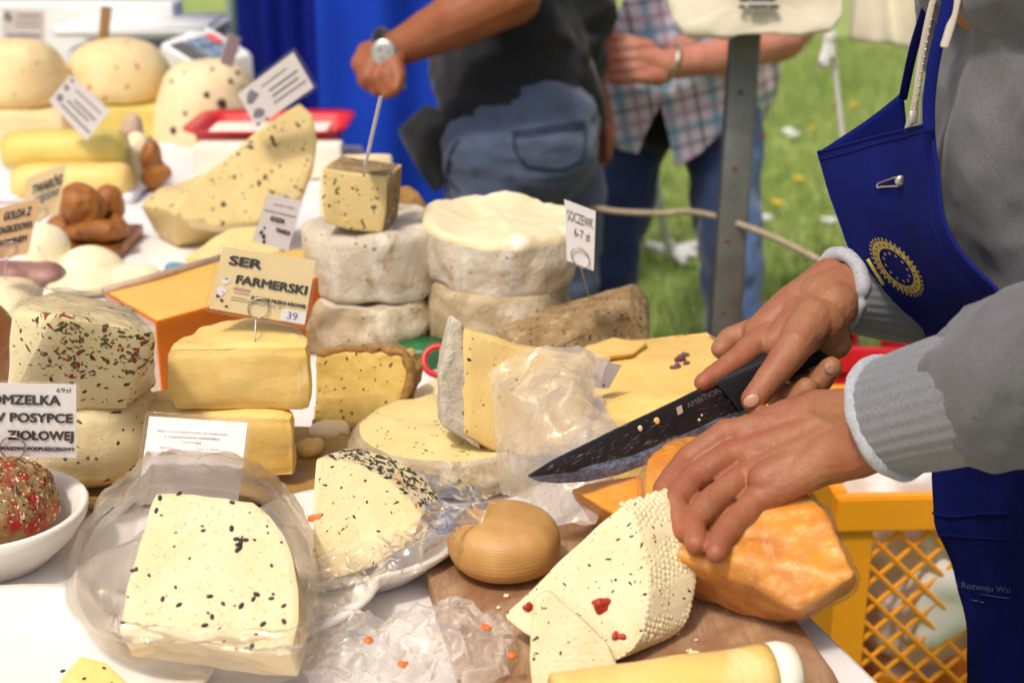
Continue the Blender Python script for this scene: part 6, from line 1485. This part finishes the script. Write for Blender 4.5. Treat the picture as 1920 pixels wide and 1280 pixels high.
e, at, P, nn = card('price_card', 'cream sleeve card reading MZELKA W POSYPCE ZIOŁOWEJ before the herb stack', [(-92, 716), (143, 721), (143, 858), (-92, 854)], 1.125, M['card'],
     [('GOMZELKA', .545, .22, 18, 'ink', .03, .66), ('W POSYPCE', .64, .46, 17, 'ink', .03, .68), ('ZIOŁOWEJ', .72, .70, 17, 'ink', .03, .53), ('KWASOWO-PODPUSZCZKOWY', .68, .88, 7, 'ink', .03, .62), ('69zł', .90, .08, 9, 'ink', .0, .12)], .03, wire=G(30, 930, TZ+.078))
e, at, P, nn = card('price_card', 'white ingredients card with small print in a clear sleeve behind the seeded slab', [(280, 780), (464, 792), (446, 945), (256, 945)], [1.155, 1.155, 1.115, 1.115], M['card'],
     [('Skład: surowe mleko krowie, sól, podpuszczka', .46, .16, 5, 'ink_grey', .0, .72), ('z magazynowania wskazujący', .46, .22, 5.5, 'ink', .01, .56), ('NR 2011/7/202', .43, .285, 5.5, 'ink', .01, .26), ('termin przydatności jest w partii', .45, .35, 5, 'ink_grey', .0, .60), ('przechowywać w temp. do 20°C', .45, .42, 5.5, 'ink', .01, .60)], .04)
e, at, P, nn = card('price_card', 'small white GOLDA TWARDA card with a line drawing above the SER FARMERSKI card', [(502, 364), (566, 378), (540, 470), (474, 452)], 1.55, M['card'],
     [('wyrób z mleka', .55, .16, 6, 'ink_grey', .0, .6), ('GOLDA', .48, .46, 9, 'ink', .02, .42), ('TWARDA', .72, .66, 8, 'ink', .02, .42)], .03)
marks(e, at, [(.15, .78, .05, .05), (.25, .85, .06, .05), (.2, .68, .03, .03), (.3, .95, .05, .04)], 'ink'); rules(e, at, [(.05, .95, .32, .01)], 'ink_grey')
e, at, P, nn = card('price_card', 'white handwritten SOCZEWK card beside the big pale topped wheel', [(1058, 374), (1117, 396), (1113, 508), (1063, 488)], 1.50, M['card'],
     [('SOCZEWK', .5, .24, 20, 'ink', .01, .86), ('6-7 zł', .56, .48, 17, 'ink', .01, .55)], 0, wire=W(1105, 560, 1.64))
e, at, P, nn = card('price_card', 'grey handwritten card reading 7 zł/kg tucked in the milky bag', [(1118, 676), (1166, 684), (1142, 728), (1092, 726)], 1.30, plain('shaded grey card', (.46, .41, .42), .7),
     [('7', .25, .60, 10, 'ink'), ('zł/kg', .42, .88, 11, 'ink', .01, .75)])
e, at, P, nn = card('price_card', 'cream TWAROG card with slanted lettering in front of the smoked heap', [(50, 335), (124, 305), (110, 400), (40, 425)], 2.02, M['card_cream'],
     [('TWARÓG', .58, .32, 18, 'ink', .02, .78), ('WĘDZONY', .62, .55, 14, 'ink_grey', .02, .62)], .02, wire=G(72, 470, TZ+.06))
rules(e, at, [(.3, .9, .70, .012), (.3, .85, .80, .012)], 'card_peach')
e, at, P, nn = card('price_card', 'peach coloured GOLDA ZAGRODOWA card on a tall wire', [(-10, 392), (75, 372), (52, 475), (-25, 490)], 1.62, M['card_peach'],
     [('GOLDA Z', .55, .20, 16, 'ink', .02, .62), ('ZAGRODOWA', .56, .46, 14, 'ink', .02, .80), ('Z KOMINEM', .50, .70, 12, 'ink', .02, .80)], .02, wire=G(5, 560, TZ+.05))
e, at, P, nn = card('price_card', 'white diamond tilted card with blue grey lines on the yellow rolls', [(132, 140), (206, 208), (163, 264), (92, 190)], 2.45, M['card'], [], .02)
rules(e, at, [(.25, .9, .22, .02), (.35, .9, .45, .03), (.25, .8, .60, .03), (.2, .95, .80, .03)], 'ink_grey'); marks(e, at, [(.10, .35, .06, .08), (.12, .7, .07, .1), (.1, .1, .04, .05)], 'ink_grey')
e, at, P, nn = card('price_card', 'white sleeve card with round grey stamp stuck in the large flecked wedge', [(446, 176), (550, 98), (588, 164), (480, 240)], 2.10, M['card'], [], .05)
rules(e, at, [(.35, .8, .22, .015), (.42, .92, .42, .025), (.42, .88, .58, .025), (.4, .95, .75, .02)], 'ink_grey'); marks(e, at, [(.16, .28, .10, .16)], 'ink_grey', 'stamp'); marks(e, at, [(.14, .72, .09, .12)], 'ink_grey'); marks(e, at, [(.06, .95, .03, .03), (.2, .97, .03, .03)], 'ink')
card('price_card', 'narrow white card seen nearly edge on above the berry cheese', [(428, 62), (452, 72), (436, 128), (412, 118)], [2.98, 3.02, 3.02, 2.98], M['card'], [], .0)
e, at, P, nn = card('price_card', 'pinkish card with dark stamp behind the pale herb cheese', [(4, 18), (84, 20), (84, 80), (4, 78)], 3.3, plain('pinkish card', (.66, .58, .57), .6), [], .0, wire=Y(44, 95, 3.28))
marks(e, at, [(.14, .22, .10, .16)], 'ink_grey'); rules(e, at, [(.3, .9, .35, .02), (.3, .9, .5, .02), (.1, .9, .8, .04), (.35, .9, .18, .03)], 'ink_grey')
card('price_card', 'narrow beige card standing in the round pepper cheese', [(190, 12), (210, 14), (203, 82), (183, 80)], [3.2, 3.24, 3.24, 3.2], M['card_peach'], [], .0)
card('price_card', 'thin card seen edge on, stuck in the small square wedge', [(712, 182), (718, 180), (688, 312), (683, 310)], [1.62, 1.66, 1.66, 1.62], M['card'], [], .0)
e, at, P, nn = card('price_card', 'white card with blue handwriting lying in film at the front of the board', [(880, 1262), (975, 1232), (985, 1290), (890, 1320)], [.94, .945, .915, .91], M['card'], [('12 zł', .6, .35, 12, 'ink_blue', .0, .35)], .03)
